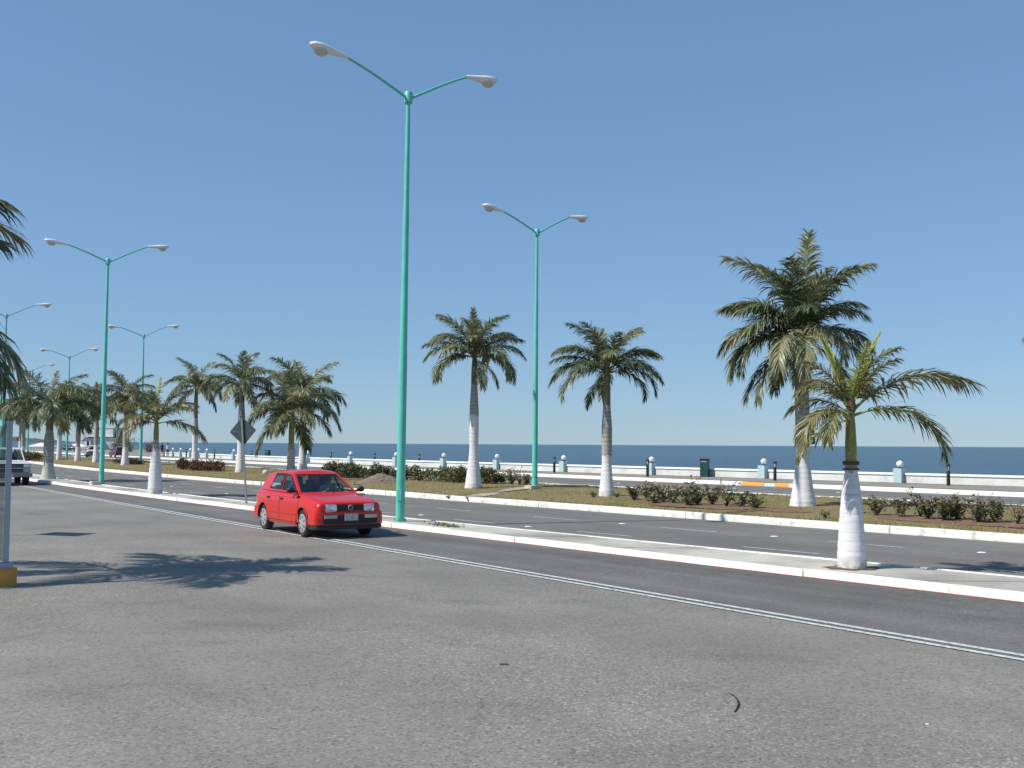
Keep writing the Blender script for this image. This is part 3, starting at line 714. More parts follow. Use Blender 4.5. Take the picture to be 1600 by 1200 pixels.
# tall palms on the grass
make_palm(8.37, 31.16, 0.22, 'tallest bushy palm on the grass with broad white base', 4.2, 2.02, 0.40, 0.185, 0.7, 2.75,
  [('S', 80, 1.12), ('U', 8, 1.12), ('U', 176, 1.15), ('U', 60, 1.1), ('U', 130, 1.1), ('U', 250, 1.0), ('U', 215, .85), ('U', 285, .85), ('U', 330, .9), ('H', 2, .78), ('H', 25, .8), ('H', 178, .92), ('H', 155, .85), ('H', 95, .8), ('H', 265, .75), ('H', 330, .75), ('H', 205, .88), ('F', 185, .92), ('M', 170, .92), ('M', 192, .95), ('M', 215, .88), ('M', 352, .8), ('M', 20, .75), ('B', 200, .92), ('B', 180, .98), ('B', 165, .9), ('B', 345, .85), ('B', 262, .85), ('M', 280, .7), ('B', 235, .88), ('D', 200, .85), ('D', 100, .8), ('D', 175, .85), ('D', 250, .75), ('B', 300, .8), ('D', 340, .7)], seed=33)
make_palm(3.24, 36.9, 0.25, 'palm with brown neck on the grass right of the slimmer lamp', 3.1, 1.38, 0.29, 0.165, 1.15, 2.05,
  [('S', 80, .7), ('U', 20, 1.0), ('U', 165, 1.02), ('U', 110, .9), ('U', 280, .85), ('U', 220, .95), ('U', 330, .9), ('F', 0, .92), ('H', 10, .98), ('F', 180, .95), ('H', 170, 1.0), ('H', 100, .9), ('H', 275, .8), ('H', 350, .9), ('H', 195, .95), ('M', 5, 1.0), ('M', 188, 1.05), ('M', 172, .95), ('M', 225, .95), ('M', 320, .95), ('B', 350, 1.0), ('B', 195, 1.0), ('B', 15, .9), ('D', 130, .7), ('B', 90, .8)], seed=44)
make_palm(-1.5, 43.0, 0.25, 'palm with tall whitened trunk on the grass left of the slimmer lamp', 4.15, 2.9, 0.37, 0.165, 1.1, 2.15,
  [('S', 100, .85), ('U', 160, 1.05), ('U', 20, 1.0), ('U', 90, .95), ('U', 250, .9), ('U', 310, .9), ('U', 205, .95), ('F', 12, .95), ('H', 25, .95), ('F', 176, .98), ('H', 160, .95), ('H', 90, .9), ('H', 270, .8), ('H', 200, .92), ('H', 340, .92), ('M', 355, 1.0), ('M', 190, 1.0), ('M', 230, .95), ('M', 310, .95), ('M', 80, .9), ('B', 345, 1.0), ('B', 200, 1.0), ('B', 330, .95), ('B', 215, .95), ('B', 180, .9), ('B', 10, .9), ('D', 290, .8), ('D', 350, .7)], seed=55, trunkm='trunk_white')
make_palm(-12.75, 62.7, 0.25, 'palm with green shaft behind the red hatchback, left of a pair', 1.70, 1.4, 0.33, 0.22, 1.9, 2.9, seed=61, shaftm='shaft_green', trunkm='trunk_lime', full=1.0)
make_palm(-12.9, 66.9, 0.25, 'white trunked palm behind the red hatchback, right of a pair', 3.70, 2.2, 0.34, 0.20, 1.0, 3.0, seed=62)
make_palm(-15.84, 63.4, 0.25, 'palm standing directly behind the diamond sign', 4.10, 2.0, 0.32, 0.20, 1.1, 2.3, seed=63, full=.95)
make_palm(-22.56, 77.2, 0.25, 'palm with dark slim shaft between the diamond sign and small palm', 3.50, 2.3, 0.36, 0.19, 2.3, 2.3, seed=64)
make_palm(-29.3, 82.2, 0.25, 'palm on the grass just left of the small whitewashed palm', 3.60, 1.35, 0.32, 0.19, 1.6, 2.5, seed=65)
make_palm(-35.54, 92.7, 0.25, 'palm on the grass seen right behind the left lamp pole', 3.60, 1.5, 0.32, 0.19, 1.2, 2.6, seed=66)
make_palm(-39.3, 98.2, 0.25, 'palm on the grass in front of the white pickup', 3.60, 1.3, 0.32, 0.19, 1.4, 2.6, seed=67)
make_palm(-43.58, 104.4, 0.25, 'palm on the grass left of the distant lamp', 4.20, 2.4, 0.30, 0.19, 1.0, 2.6, seed=68)
make_palm(-63.5, 140.0, 0.25, 'distant slim palm near the white canopies', 4.80, 1.8, 0.28, 0.18, 1.3, 2.7, seed=69)
make_palm(-69.5, 148.5, 0.25, 'farthest palm, dark trunk at the far left', 4.60, 0.9, 0.28, 0.18, 1.2, 2.7, seed=70)
make_palm(-50.5, 112.0, 0.25, 'palm with crown hidden behind the big left palm', 4.00, 1.2, 0.28, 0.18, 1.2, 2.7, seed=74)
make_palm(-13.22, 40.27, 0.108, 'small palm with thin drooping fronds on the concrete strip at left', 2.0, 1.65, 0.27, 0.125, 0.65, 1.75,
  [('S', 40, .9), ('S', 200, .7), ('U', 20, .9), ('U', 160, 1.0), ('U', 270, .8), ('H', 5, .95), ('H', 150, 1.0), ('H', 215, .95), ('H', 290, .9), ('M', 175, .9), ('F', 340, 1.0), ('M', 250, .9), ('L', 355, 1.15), ('B', 190, .95), ('B', 230, .9)], seed=71, matk='frond_young', bulge=1, shaftm='shaft_green')
make_palm(-23.44, 54.9, 0.108, 'big spreading palm with grey trunk by the white truck', 2.5, 0.85, 0.40, 0.23, 1.1, 3.0, seed=72, trunkm='trunk_lime',
  crown=[('S', 80, .6), ('U', 160, 1.0), ('U', 30, .8), ('H', 5, 1.0), ('H', 175, 1.0), ('H', 210, 1.0), ('H', 330, 1.0), ('M', 0, 1.0), ('M', 20, .95), ('M', 180, 1.0), ('M', 200, 1.0), ('M', 240, .9), ('M', 300, .9), ('L', 350, .9), ('L', 190, .9), ('B', 270, .8), ('B', 330, .9), ('L', 100, .9)])
make_palm(13.95, 25.2, 0.2, 'palm at the right edge, only a frond tip in view', 3.6, 1.6, 0.32, 0.18, 0.9, 2.1, seed=81)
make_palm(-10.0, 15.75, 0.0, 'near palm at the left edge, only dark frond tips in view', 3.5, 1.4, 0.24, 0.15, 0.8, 3.1, seed=82,
  crown=[('S', 60, .6), ('U', 40, .7), ('U', 200, .9), ('F', 4, .84), ('H', 355, .98), ('H', 40, .95), ('H', 120, .9), ('H', 240, .9), ('H', 305, .95), ('L', 2, 1.0), ('L', 22, .95), ('M', 60, .9), ('M', 160, .9), ('M', 335, .95), ('L', 205, .8)])

# ------------------------------------------------------------------ hedges, shrubs, mound, stones
def leaf(mb, p, s, rg, mi=0):
    d = Vector((rg.gauss(0, 1), rg.gauss(0, 1), rg.gauss(0.3, .8))).normalized(); u = d.cross(Vector((rg.gauss(0, 1), rg.gauss(0, 1), rg.gauss(0, 1)))).normalized()
    p = Vector(p); a = p+d*s; w = u*s*0.32
    mb.face([p, p+d*s*.45+w, a, p+d*s*.45-w], mi)
def make_hedge(x0, y0, x1, y1, wdt, hgt, n, label, mat, seed):
    rg = random.Random(seed); cx, cy = (x0+x1)/2, (y0+y1)/2; zc = gzat(cx, cy); o = empty('hedge', (cx, cy, zc)); tag(o, label, 'hedge', 'hedges on the grass median')
    L = math.hypot(x1-x0, y1-y0); ux, uy = (x1-x0)/L, (y1-y0)/L
    mb = MB(); nc = int(L*4.2); clumps = [(rg.uniform(-L/2, L/2), rg.uniform(-wdt/2, wdt/2)*.8, rg.uniform(.45, 1.0)*hgt, rg.uniform(.25, .45)) for _ in range(nc)]
    for i in range(n):
        c = rg.choice(clumps); th = rg.uniform(0, 6.28); r = c[3]*rg.random()**.5
        s_ = c[0]+r*math.cos(th); t_ = c[1]+r*math.sin(th); h = c[2]*(1-(r/c[3])**2*.35)*rg.random()**.55
        leaf(mb, (ux*s_-uy*t_, uy*s_+ux*t_, max(.02, h)), rg.uniform(.07, .13), rg)
    mb.build('foliage', M[mat], o)
    mb = MB()
    for c in clumps[:40]:
        p = (ux*c[0]-uy*c[1], uy*c[0]+ux*c[1]); mb.tube([(p[0], p[1], -.05), (p[0]+rg.uniform(-.1, .1), p[1], c[2]*.8)], [.012, .006], 4)
    mb.build('stems', M['twig'], o)
make_hedge(-9.1, 54.8, -5.7, 50.9, 1.2, 0.85, 6500, 'dense clipped hedge with rusty tips behind the red hatchback', 'hedge', 1)
make_hedge(-5.0, 51.6, -0.6, 46.4, 1.2, 0.80, 7500, 'dense dark hedge beside the palm left of the slimmer lamp', 'hedge', 2)
make_hedge(-22.0, 71.5, -17.6, 65.0, 1.3, 0.75, 5500, 'low rusty brown hedge left of the diamond sign', 'hedge_rust', 3)
make_hedge(-50.0, 110.0, -44.6, 101.5, 1.6, 1.0, 5000, 'brown green hedge beyond the white truck', 'hedge_rust', 4)
make_hedge(-31.2, 86.6, -28.6, 82.6, 1.2, 0.6, 2500, 'scrubby low hedge at the foot of the left palms', 'hedge_rust', 5)

def shrub_proto(seed, h, n, nf):
    rg = random.Random(seed); st = MB(); lf_ = MB(); fl = MB()
    for i in range(9):
        a = rg.uniform(0, 6.28); sp = rg.uniform(.1, .42); hh = h*rg.uniform(.6, 1.1); tip = Vector((sp*math.cos(a), sp*math.sin(a), hh)); mid = tip*.5+Vector((0, 0, .06))
        st.tube([(0, 0, -.03), mid, tip], [.012, .008, .004], 4)
        for k in range(n//9):
            t = rg.uniform(.15, 1); p = (Vector((0, 0, 0)).lerp(mid, t*2) if t < .5 else mid.lerp(tip, t*2-1))+Vector((rg.gauss(0, .05), rg.gauss(0, .05), rg.gauss(0, .04)))
            p.z = max(.02, p.z); leaf(lf_, p, rg.uniform(.06, .13), rg)
        if i < nf:
            for q in range(7): leaf(fl, tip+Vector((rg.gauss(0, .03), rg.gauss(0, .03), rg.gauss(0.02, .02))), .06, rg)
    return st.mesh('stems', M['twig']), lf_.mesh('leaves', M['shrub']), (fl.mesh('blossoms', M['blossom']) if nf else None)
SP = [shrub_proto(1, .75, 420, 3), shrub_proto(2, .6, 320, 2), shrub_proto(3, .85, 460, 4), shrub_proto(4, .45, 220, 0), shrub_proto(5, .95, 120, 2)]
ORD = ['first', 'second', 'third', 'fourth', 'fifth', 'sixth', 'seventh', 'eighth', 'ninth', 'tenth', 'eleventh', 'twelfth', 'thirteenth', 'fourteenth', 'fifteenth', 'sixteenth']
def bed(pts, where, group, seed):
    rg = random.Random(seed); pts = sorted(pts, key=lambda p: p[0]/p[1])
    for i, (x, y, k, s) in enumerate(pts):
        o = empty('shrub', (x, y, gzat(x, y)), rg.uniform(0, 6)); o.scale = (s, s, s*.76); st, lf_, fl = SP[k]
        link('stems', st, o); link('leaves', lf_, o)
        if fl: link('blossoms', fl, o)
        tag(o, '%s, %s from the left' % (where, ORD[i]), 'shrub', group)
bed([(3.9, 34.6, 1, .9), (4.3, 34.0, 0, 1.0), (4.7, 33.6, 1, 1.0), (4.9, 32.9, 0, .95), (5.3, 32.9, 4, 1.05), (5.5, 32.2, 0, 1.0), (5.9, 32.0, 2, .9), (6.2, 31.3, 4, 1.0), (6.6, 31.2, 1, .9), (6.9, 30.6, 3, 1.0), (5.2, 31.9, 3, 1.0), (4.4, 33.2, 3, .9)],
    'leafy shrub in the bed between the two right grass palms', 'shrubs in the left flower bed', 4)
bed([(9.3, 27.7, 0, .8), (9.75, 27.2, 1, .95), (10.1, 26.4, 2, .85), (10.35, 26.0, 0, .95), (10.7, 26.1, 2, .9), (10.9, 25.4, 0, .95), (11.25, 25.3, 2, .8), (11.6, 24.9, 4, .75), (11.9, 24.7, 3, .8), (10.2, 27.1, 4, .9), (11.3, 26.0, 4, .85), (9.0, 28.6, 3, .9), (10.9, 26.9, 3, .8)],
    'red flowered shrub in the bed behind the small right palm', 'shrubs in the right flower bed', 5)
bed([(0.0, 46.2, 0, 1.0), (0.35, 45.6, 4, .95), (0.6, 45.3, 1, .9)], 'sparse shrub between the white palm and the slimmer lamp', 'shrubs beside the white palm', 6)
bed([(2.75, 36.3, 3, .55), (3.5, 36.0, 3, .45)], 'tiny plant at the foot of the brown necked palm', 'plants at the palm foot', 7)
bed([(-2.1, 36.4, 3, .35), (7.9, 27.4, 3, .5)], 'tiny weed on the open grass', 'weeds on the grass', 8)
rg = random.Random(19); mb = MB()
for i in range(260): leaf(mb, (rg.gauss(0, .28), rg.gauss(0, .07), rg.uniform(0, .03)), rg.uniform(.04, .09), rg)
o = mb.build('weed_patch', M['shrub'], loc=(-1.5, 24.95, .112), rot=(0, 0, R(-52))); tag(o, 'low green weed patch on the concrete strip right of the tallest lamp', 'weeds')
rg = random.Random(9); mb = MB(); rows = []
for i in range(13):
    r = []
    for j in range(13):
        u, v = i/6-1, j/6-1; d = min(1, math.hypot(u, v)); r.append((u*1.15, v*0.8, 0.46*(1-d**1.3)*(0.75+.4*rg.random())-0.03))
    rows.append(r)
M['mound'] = concrete('grey_brown_earth', (0.26, 0.19, 0.145), 0.5)
mb.grid(rows); o = mb.build('dirt_mound', M['mound'], smooth=70, loc=(-5.75, 48.0, gzat(-5.75, 48.0))); tag(o, 'heap of grey brown dirt on the grass beside the hedge', 'dirt mound')
mb = MB()
for k in range(34):
    u, v = rg.uniform(-.7, .7), rg.uniform(-.6, .6); d = math.hypot(u/.95, v/.8); mb.sphere((u, v, max(0, .42*(1-d**1.3)*.9)), rg.uniform(.025, .06), 6, 4)
tag(mb.build('rubble', M['path'], o), kind='stuff')
mb = MB(); mb.sphere((0, 0, .1), .17, 9, 6, sc=(1, .8, .9)); o = mb.build('painted_stone', M['stone'], smooth=40, loc=(-13.5, 59.5, gzat(-13.5, 59.5))); tag(o, 'white painted stone on the grass just left of the car', 'stone')
mb = MB(); mb.sphere((0, 0, .08), .15, 9, 6, sc=(1, .8, .9)); o = mb.build('painted_stone', M['stone'], smooth=40, loc=(-22.9, 74.3, gzat(-22.9, 74.3))); tag(o, 'white painted stone near the left rusty hedge', 'stone')

# ------------------------------------------------------------------ seawall furniture
def wall_at(px):
    best = None; y = 45.0
    while y < 150:
        x = WALL(y)-0.12; u = x/y*1.0; d = abs(800+1690*u-px); 
        if best is None or d < best[0]: best = (d, x, y)
        y += 0.1
    return best[1], best[2]
pr = empty('lamp_pillar'); mb = MB(); mb.box((0, 0, 0.37), (0.44, 0.40, 0.74)); mb.build('pillar', M['pillar_teal'], pr)
mb = MB(); mb.box((0.05, 0, 0.755), (0.2, 0.2, 0.03)); mb.lathe([(.06, .76), (.06, .84)], 10, (0.05, 0, 0)); mb.build('neck', M['black'], pr)
mb = MB(); mb.sphere((0.05, 0, .96), .175, 18, 12); mb.build('globe', M['globe'], pr, 80)
GL = [(1404, 'beside the shrubs, nearest of all'), (1193, 'above the orange kerb paint'), (1017, 'overlapping a black bollard'), (881, 'beside a black bollard, right of the slimmer lamp'), (777, 'between the white palm and slimmer lamp'), (694, 'left of the white palm'), (619, 'right behind the tallest lamp pole'), (549, 'above the red car bonnet'), (482, 'above the red car roof, right of the paired palms'), (367, 'left of the diamond sign post'), (325, 'at the far wall, sixth from the people'), (312, 'at the far wall, fifth from the people'), (299, 'at the far wall, fourth from the people'), (284, 'at the far wall, third from the people'), (272, 'at the far wall, second from the people')]
for i, (px, w) in enumerate(GL):
    x, y = wall_at(px); o = pr if i == 0 else copy_tree(pr); d = dirn(WALL, y)
    o.location = (x, y, 0.15); o.rotation_euler = (0, 0, math.atan2(d[1], d[0])+math.pi); tag(o, 'pale teal pillar with white globe '+w, 'lamp pillar', 'globe lamp pillars on the seawall')
bo = empty('bollard_light'); mb = MB(); mb.lathe([(.085, 0), (.085, .70), (.075, .72)], 14); mb.build('post', M['black'], bo, 40)
mb = MB(); mb.lathe([(.078, .72), (.078, .93)], 14); mb.build('lens', M['bollard_glass'], bo, 40)
mb = MB(); mb.lathe([(.105, .93), (.105, .98), (.07, 1.03), (.001, 1.035)], 14)
for k in range(5): mb.tube([(.085*math.cos(k*1.257), .085*math.sin(k*1.257), .72), (.085*math.cos(k*1.257), .085*math.sin(k*1.257), .94)], [.012, .012], 4)
mb.build('cap', M['black'], bo, 40)
BL = [(20.87, 51.83, 'at the right, nearest of all'), (13.98, 57.56, 'left of the tallest palm base'), (8.02, 63.92, 'in front of a globe pillar'), (2.82, 71.54, 'left of a globe pillar, right of the slimmer lamp'), (-7.43, 87.22, 'just right of the tallest lamp pole'), (-11.72, 92.7, 'just left of the tallest lamp pole'), (-16.75, 100.56, 'above the red car roof'), (-28.02, 116.83, 'between the diamond sign and the bin'), (-34.18, 124.68, 'left of the diamond sign'), (-40.25, 134.12, 'behind the dark shafted palm'), (-45.2, 141.0, 'beside the two people')]
for i, (x, y, w) in enumerate(BL):
    o = bo if i == 0 else copy_tree(bo); o.location = (x, y, 0.15); tag(o, 'black bollard light on the promenade '+w, 'bollard light', 'black bollard lights on the promenade')
bn = empty('litter_bin')
mb = MB(); mb.box((0, 0, .42), (.46, .40, .84)); mb.box((0, 0.17, .93), (.46, .05, .22)); mb.build('bin_body', M['bin_green'], bn)
mb = MB(); mb.box((0.0, 0, 1.045), (.52, .46, .05)); mb.box((.215, 0, .93), (.03, .40, .2)); mb.box((-.215, 0, .93), (.03, .40, .2)); mb.build('hood', M['bin_green'], bn)
mb = MB(); mb.box((0, -.203, .90), (.36, .012, .10)); mb.build('opening_flap', M['galv'], bn)
bn.location = (11.38, 63.9, .15); bn.rotation_euler = (0, 0, R(-25)); tag(bn, 'dark green litter bin on the promenade right of the middle', 'litter bin', 'green litter bins on the promenade')
b2 = copy_tree(bn); b2.location = (-25.95, 115.3, .15); tag(b2, 'dark green litter bin on the promenade above the red car roof', 'litter bin')

# ------------------------------------------------------------------ diamond sign seen from behind, leaning
def make_sign(x, y, lean, label, yaw, hc=2.25, side=.62):
    o = empty('diamond_sign', (x, y, .12), yaw, lean[0], lean[1]); tag(o, label, 'road sign')
    mb = MB(); mb.box((0, 0, 1.32), (.055, .04, 2.66)); mb.build('post', M['galv'], o)
    h = side/math.sqrt(2); mb = MB(); r = .05
    ring = []
    for k in range(4):
        c = Vector((h*math.cos(k*math.pi/2), 0, h*math.sin(k*math.pi/2)))*(1-r*1.6/side)
        for q in range(-2, 3):
            a = k*math.pi/2+q*R(22.5); ring.append(c+Vector((r*math.cos(a), 0, r*math.sin(a))))
    f = [(p.x, .035, hc+p.z) for p in ring]; b = [(p.x, .029, hc+p.z) for p in ring]
    mb.face(f[::-1]); mb.face(b)
    for k in range(len(ring)): mb.face([f[k], f[(k+1) % len(ring)], b[(k+1) % len(ring)], b[k]])
    pl = mb.build('plate', M['sign_back'], o)
    mb = MB()
    for sx in (-.28, .28): mb.sphere((sx, .024, hc-.01), .018, 8, 5)
    mb.build('bolts', M['rim'], pl)
make_sign(-8.24, 33.8, (R(0), R(-4.6)), 'back of a dark diamond road sign on a leaning post', R(-12))
make_sign(-11.85, 22.8, (0, 0), 'diamond road sign off the left edge, only its shadow in view', R(-50), hc=2.35, side=.95)

# ------------------------------------------------------------------ glass screen on yellow plinth at the left edge
gs = empty('glass_screen', (-7.08, 15.2, 0)); tag(gs, 'glass screen with grey aluminium post on a yellow rounded plinth', 'glass screen')
def pill(mb, x0, x1, w, z0, z1, n=10):
    ring = [(x1-w+w*math.cos(a), w*math.sin(a)) for a in [(-math.pi/2+math.pi*k/n) for k in range(n+1)]]+[(x0, w), (x0, -w)]
    bt = [(x, y, z0) for x, y in ring]; tp = [(x, y, z1) for x, y in ring]
    mb.face(bt[::-1]); mb.face(tp)
    for k in range(len(ring)): mb.face([bt[k], bt[(k+1) % len(ring)], tp[(k+1) % len(ring)], tp[k]])
GY = R(28)
def gpart(mb, name, mat, par=gs, smooth=None): return mb.build(name, mat, par, smooth, rot=(0, 0, GY))
mb = MB(); pill(mb, -3.2, .18, .17, -.02, .235); gpart(mb, 'plinth', M['yellow'], smooth=40)
mb = MB(); pill(mb, -3.2, .13, .11, .236, .315); gpart(mb, 'sill', M['alu'], smooth=40)
for k, px in enumerate((0.03, -1.45, -2.95)):
    mb = MB(); mb.box((px, 0, .316+.985), (.075, .075, 1.97)); gpart(mb, 'post', M['alu'])
for a, b in ((-.01, -1.41), (-1.49, -2.91)):
    mb = MB(); mb.box(((a+b)/2, 0, .33+.95), (abs(b-a)-.004, .010, 1.88)); gpart(mb, 'glass_pane', M['screen_glass'])
    mb = MB(); mb.box(((a+b)/2, 0, 1.05), (abs(b-a)-.008, .03, .03)); gpart(mb, 'rail', M['alu'])

# black strip and bits lying on the asphalt
mb = MB(); pts = [(1.76, 8.86, .006), (1.785, 8.76, .007), (1.785, 8.62, .008), (1.765, 8.48, .008), (1.73, 8.36, .007), (1.685, 8.24, .006)]
mb.tube(pts, [.002, .004, .006, .007, .007, .005], 6); o = mb.build('rubber_strip', M['rubber'], smooth=60); tag(o, 'thin curved black strip lying on the near asphalt', 'rubber strip')
mb = MB(); mb.sphere((0, 0, .008), .03, 7, 4, sc=(1.6, .6, .25)); o = mb.build('dead_leaf', M['fibre'], loc=(-.06, 9.95, 0)); tag(o, 'small brown dead leaf on the asphalt near the middle', 'leaf')
mb = MB(); mb.sphere((0, 0, .006), .012, 7, 5, sc=(1.3, .8, .7)); o = mb.build('pebble', M['stud'], loc=(3.0, 7.9, 0)); tag(o, 'small bright white pebble on the asphalt at lower right', 'pebble')

# ------------------------------------------------------------------ vehicles
def interp(tab, x):
    if x <= tab[0][0]: return tab[0][1:]
    for a, b in zip(tab, tab[1:]):
        if x <= b[0]:
            t = (x-a[0])/(b[0]-a[0]); return tuple(p+(q-p)*t for p, q in zip(a[1:], b[1:]))
    return tab[-1][1:]
RING = [(0, 0, 0), (.5, 0, -.003), (.8, 0, -.012), (.92, 0, -.034), (.975, 0, -.085), (1.0, 0, -.17), (1.0, 1, .50), (.99, 1, .38), (.975, 1, .27), (.93, 2, 0), (.5, 2, 0), (0, 2, 0)]
def ringpts(w, zt, zb, sk):
    out = []
    for fy, mode, dz in RING:
        z = zt+dz if mode == 0 else ((zb+(dz-.22)*sk) if mode == 1 else zb)
        if mode == 1: z = max(zb+.01, min(z, zt-.2))
        out.append((w*fy, z))
    return out
def boolean_cut(o, cutter):
    m = o.modifiers.new('cut', 'BOOLEAN'); m.object = cutter; m.operation = 'DIFFERENCE'; m.solver = 'EXACT'
    dg = bpy.context.evaluated_depsgraph_get(); me = bpy.data.meshes.new_from_object(o.evaluated_get(dg))
    o.modifiers.clear(); o.data = me
def make_vehicle(name, sp):
    """x forward, y left, z up; sp holds body stations (x, half width, top z, bottom z) and cabin corners"""
    root = empty(name); P = M[sp['paint']]; st = sp['st']; sk = sp.get('sk', 1.0)
    mb = MB(); n2 = len(RING); rows = []
    for (x, w, zt, zb) in st:
        half = ringpts(w, zt, zb, sk); ring = [(x, y, z) for y, z in half]+[(x, -y, z) for y, z in half[-2:0:-1]]
        rows.append(ring+[ring[0]])
    mb.grid(rows); mb.face([p for p in rows[0][:-1]]); mb.face([p for p in rows[-1][:-1]][::-1])
    body = mb.build('body', [P, M['blackplastic']], root)
    bm = bmesh.new(); bm.from_mesh(body.data); bmesh.ops.remove_doubles(bm, verts=bm.verts, dist=1e-4); bmesh.ops.recalc_face_normals(bm, faces=bm.faces); bm.to_mesh(body.data); bm.free()
    mb = MB(); rw = sp['rw']
    for ax in sp['axles']:
        for s in (-1, 1): mb.lathe([(rw*1.17, -.16), (rw*1.17, .16)], 24, (ax, s*(sp['track']/2+.09), rw*1.02), axis='Y')
    cut = mb.build('cutter', M['blackplastic'], None)
    bm = bmesh.new(); bm.from_mesh(cut.data); bmesh.ops.recalc_face_normals(bm, faces=bm.faces); bm.to_mesh(cut.data); bm.free()
    boolean_cut(body, cut); bpy.data.objects.remove(cut)
    cb = sp['cabin']; bm = bmesh.new(); bm.from_mesh(body.data); kill = []
    x_r, x_f, yw = cb['open']
    for f in bm.faces:
        c = f.calc_center_median()
        if f.normal.z > .6 and x_r < c.x < x_f and abs(c.y) < yw and c.z > cb['belt']-.12: kill.append(f)
        f.smooth = True
    bmesh.ops.delete(bm, geom=kill, context='FACES'); bm.to_mesh(body.data); bm.free(); body.data.set_sharp_from_angle(angle=R(38))
    def side_y(x, z):
        w, zt, zb = interp([tuple(s) for s in st], x); half = ringpts(w, zt, zb, sk)
        for (y0, z0), (y1, z1) in zip(half[2:], half[3:]):
            if z1 <= z <= z0 and z0 != z1: return y1+(y0-y1)*(z-z1)/(z0-z1)
        return w
    # cabin: roof, pillars, panes
    cab = MB(); A0, B0, C0, D0 = cb['A0'], cb['B0'], cb['C0'], cb['D0']; A1, B1, C1, D1 = cb['A1'], cb['B1'], cb['C1'], cb['D1']
    panes = []
    def framed(q, t, isglass, pname):
        q = [Vector(p) for p in q]; c = sum(q, Vector())/len(q); inner = []
        N = len(q)
        nrm = (q[1]-q[0]).cross(q[2]-q[0]).normalized()
        for i in range(N):
            a, b, d = q[i-1], q[i], q[(i+1) % N]; e1 = (a-b).normalized(); e2 = (d-b).normalized()
            sn = max(.35, e1.cross(e2).length); inner.append(b+(e1+e2)*(t/sn))
        if not isglass: cab.face(q); return
        for i in range(N): cab.face([q[i], q[(i+1) % N], inner[(i+1) % N], inner[i]])
        off = -nrm*0.008
        for i in range(N): cab.face([inner[i], inner[(i+1) % N], inner[(i+1) % N]+off*2.2, inner[i]+off*2.2], 1)
        m2 = MB(); m2.face([p+off for p in inner]); panes.append((pname, m2))
    mir = lambda p: (p[0], -p[1], p[2])
    framed([A0, A1, mir(A1), mir(A0)][::-1] if False else [mir(A0), A0, A1, mir(A1)], .055, True, 'windscreen')
    framed([D0, mir(D0), mir(D1), D1], .06, True, 'rear_window')
    for s in (1, -1):
        f = (lambda p: p) if s > 0 else mir
        qs = [([A0, B0, B1, A1], True), ([B0, C0, C1, B1], cb.get('rearglass', True)), ([C0, D0, D1, C1], cb.get('quarter', False))]
        for q, g in qs:
            qq = [f(p) for p in q]; qq = qq[::-1] if s > 0 else qq
            framed(qq, .045, g, 'side_window')
    # roof with a little crown
    def lerp3(a, b, t): return tuple(p+(q-p)*t for p, q in zip(a, b))
    top = [A1, lerp3(A1, B1, .22), lerp3(A1, B1, .6), B1, lerp3(B1, C1, .5), C1, lerp3(C1, D1, .7), D1]; rows = []
    for i, p in enumerate(top):
        r = []
        for k in range(9):
            u = 1-2*k/8; cr = cb['crown']*(1-abs(u)**2.6)*(1 if 0 < i < len(top)-1 else .75); r.append((p[0], p[1]*u, p[2]+(cr if 0 < i < len(top)-1 else 0)))
        rows.append(r)
    cab.grid(rows)
    co = cab.build('roof_and_pillars', [P, M['blackplastic']], root, smooth=28)
    bm = bmesh.new(); bm.from_mesh(co.data); bmesh.ops.remove_doubles(bm, verts=bm.verts, dist=2e-3); bm.to_mesh(co.data); bm.free(); co.data.set_sharp_from_angle(angle=R(28))
    for pn, m2 in panes: m2.build(pn, M['car_glass'], root)
    # cabin interior
    mb = MB(); xb = (x_r+x_f)/2
    mb.box((xb, 0, .34), (x_f-x_r, 2*yw-.05, .04)); mb.box((x_f-.16, 0, cb['belt']-.12), (.30, 2*yw-.02, .22)); mb.box((x_r+.03, 0, .62), (.05, 2*yw-.1, .5))
    for s in (1, -1): mb.box((xb, s*(yw-.015), .62), (x_f-x_r-.05, .03, .56))
    mb.build('interior', M['interior'], root)
    for s in (1, -1):
        mb = MB(); sx = cb['seatx']; sh = cb['belt']-.93
        mb.box((sx+.22, s*.36, .50+sh), (.50, .48, .16)); Mt = Matrix.Translation((sx-.06, s*.36, .80+sh)) @ Matrix.Rotation(R(-14), 4, 'Y')
        mb.box((0, 0, 0), (.13, .46, .60), M=Mt); mb.box((0.0, 0, .40), (.09, .25, .17), M=Mt); mb.build('seat', M['seat'], root)
    mb = MB(); sx = cb['seatx']-.95; sh = cb['belt']-.93; mb.box((sx, 0, .76+sh), (.14, 1.15, .58))
    for yy in (-.33, .33): mb.box((sx-.02, yy, 1.10+sh), (.08, .24, .12))
    mb.build('rear_seat', M['seat'], root)
    mb = MB(); cx, cz = x_f-.36, cb['belt']+.02
    ringp = [Vector((cx+.19*math.sin(a)*math.sin(R(25)), .36+.19*math.cos(a), cz+.19*math.sin(a)*math.cos(R(25)))) for a in [k*math.pi/10 for k in range(21)]]
    mb.tube(ringp, [.014]*21, 5, cap=False); mb.tube([ringp[0], ringp[10]], [.014, .014], 5); mb.build('steering_wheel', M['interior'], root)
    # wheels
    tm = MB(); tw = sp['tw']
    tm.lathe([(rw*.64, -tw*.46), (rw*.9, -tw*.5), (rw*.985, -tw*.40), (rw, -tw*.2), (rw, tw*.2), (rw*.985, tw*.40), (rw*.9, tw*.5), (rw*.64, tw*.46)], 28, axis='Y'); tme_ = tm.mesh('tyre', M['tyre'], 40)
    rm = MB(); rm.lathe([(rw*.70, .30*tw), (rw*.69, .50*tw), (rw*.60, .53*tw), (rw*.34, .55*tw), (rw*.14, .57*tw), (.001, .57*tw)], 24, axis='Y')
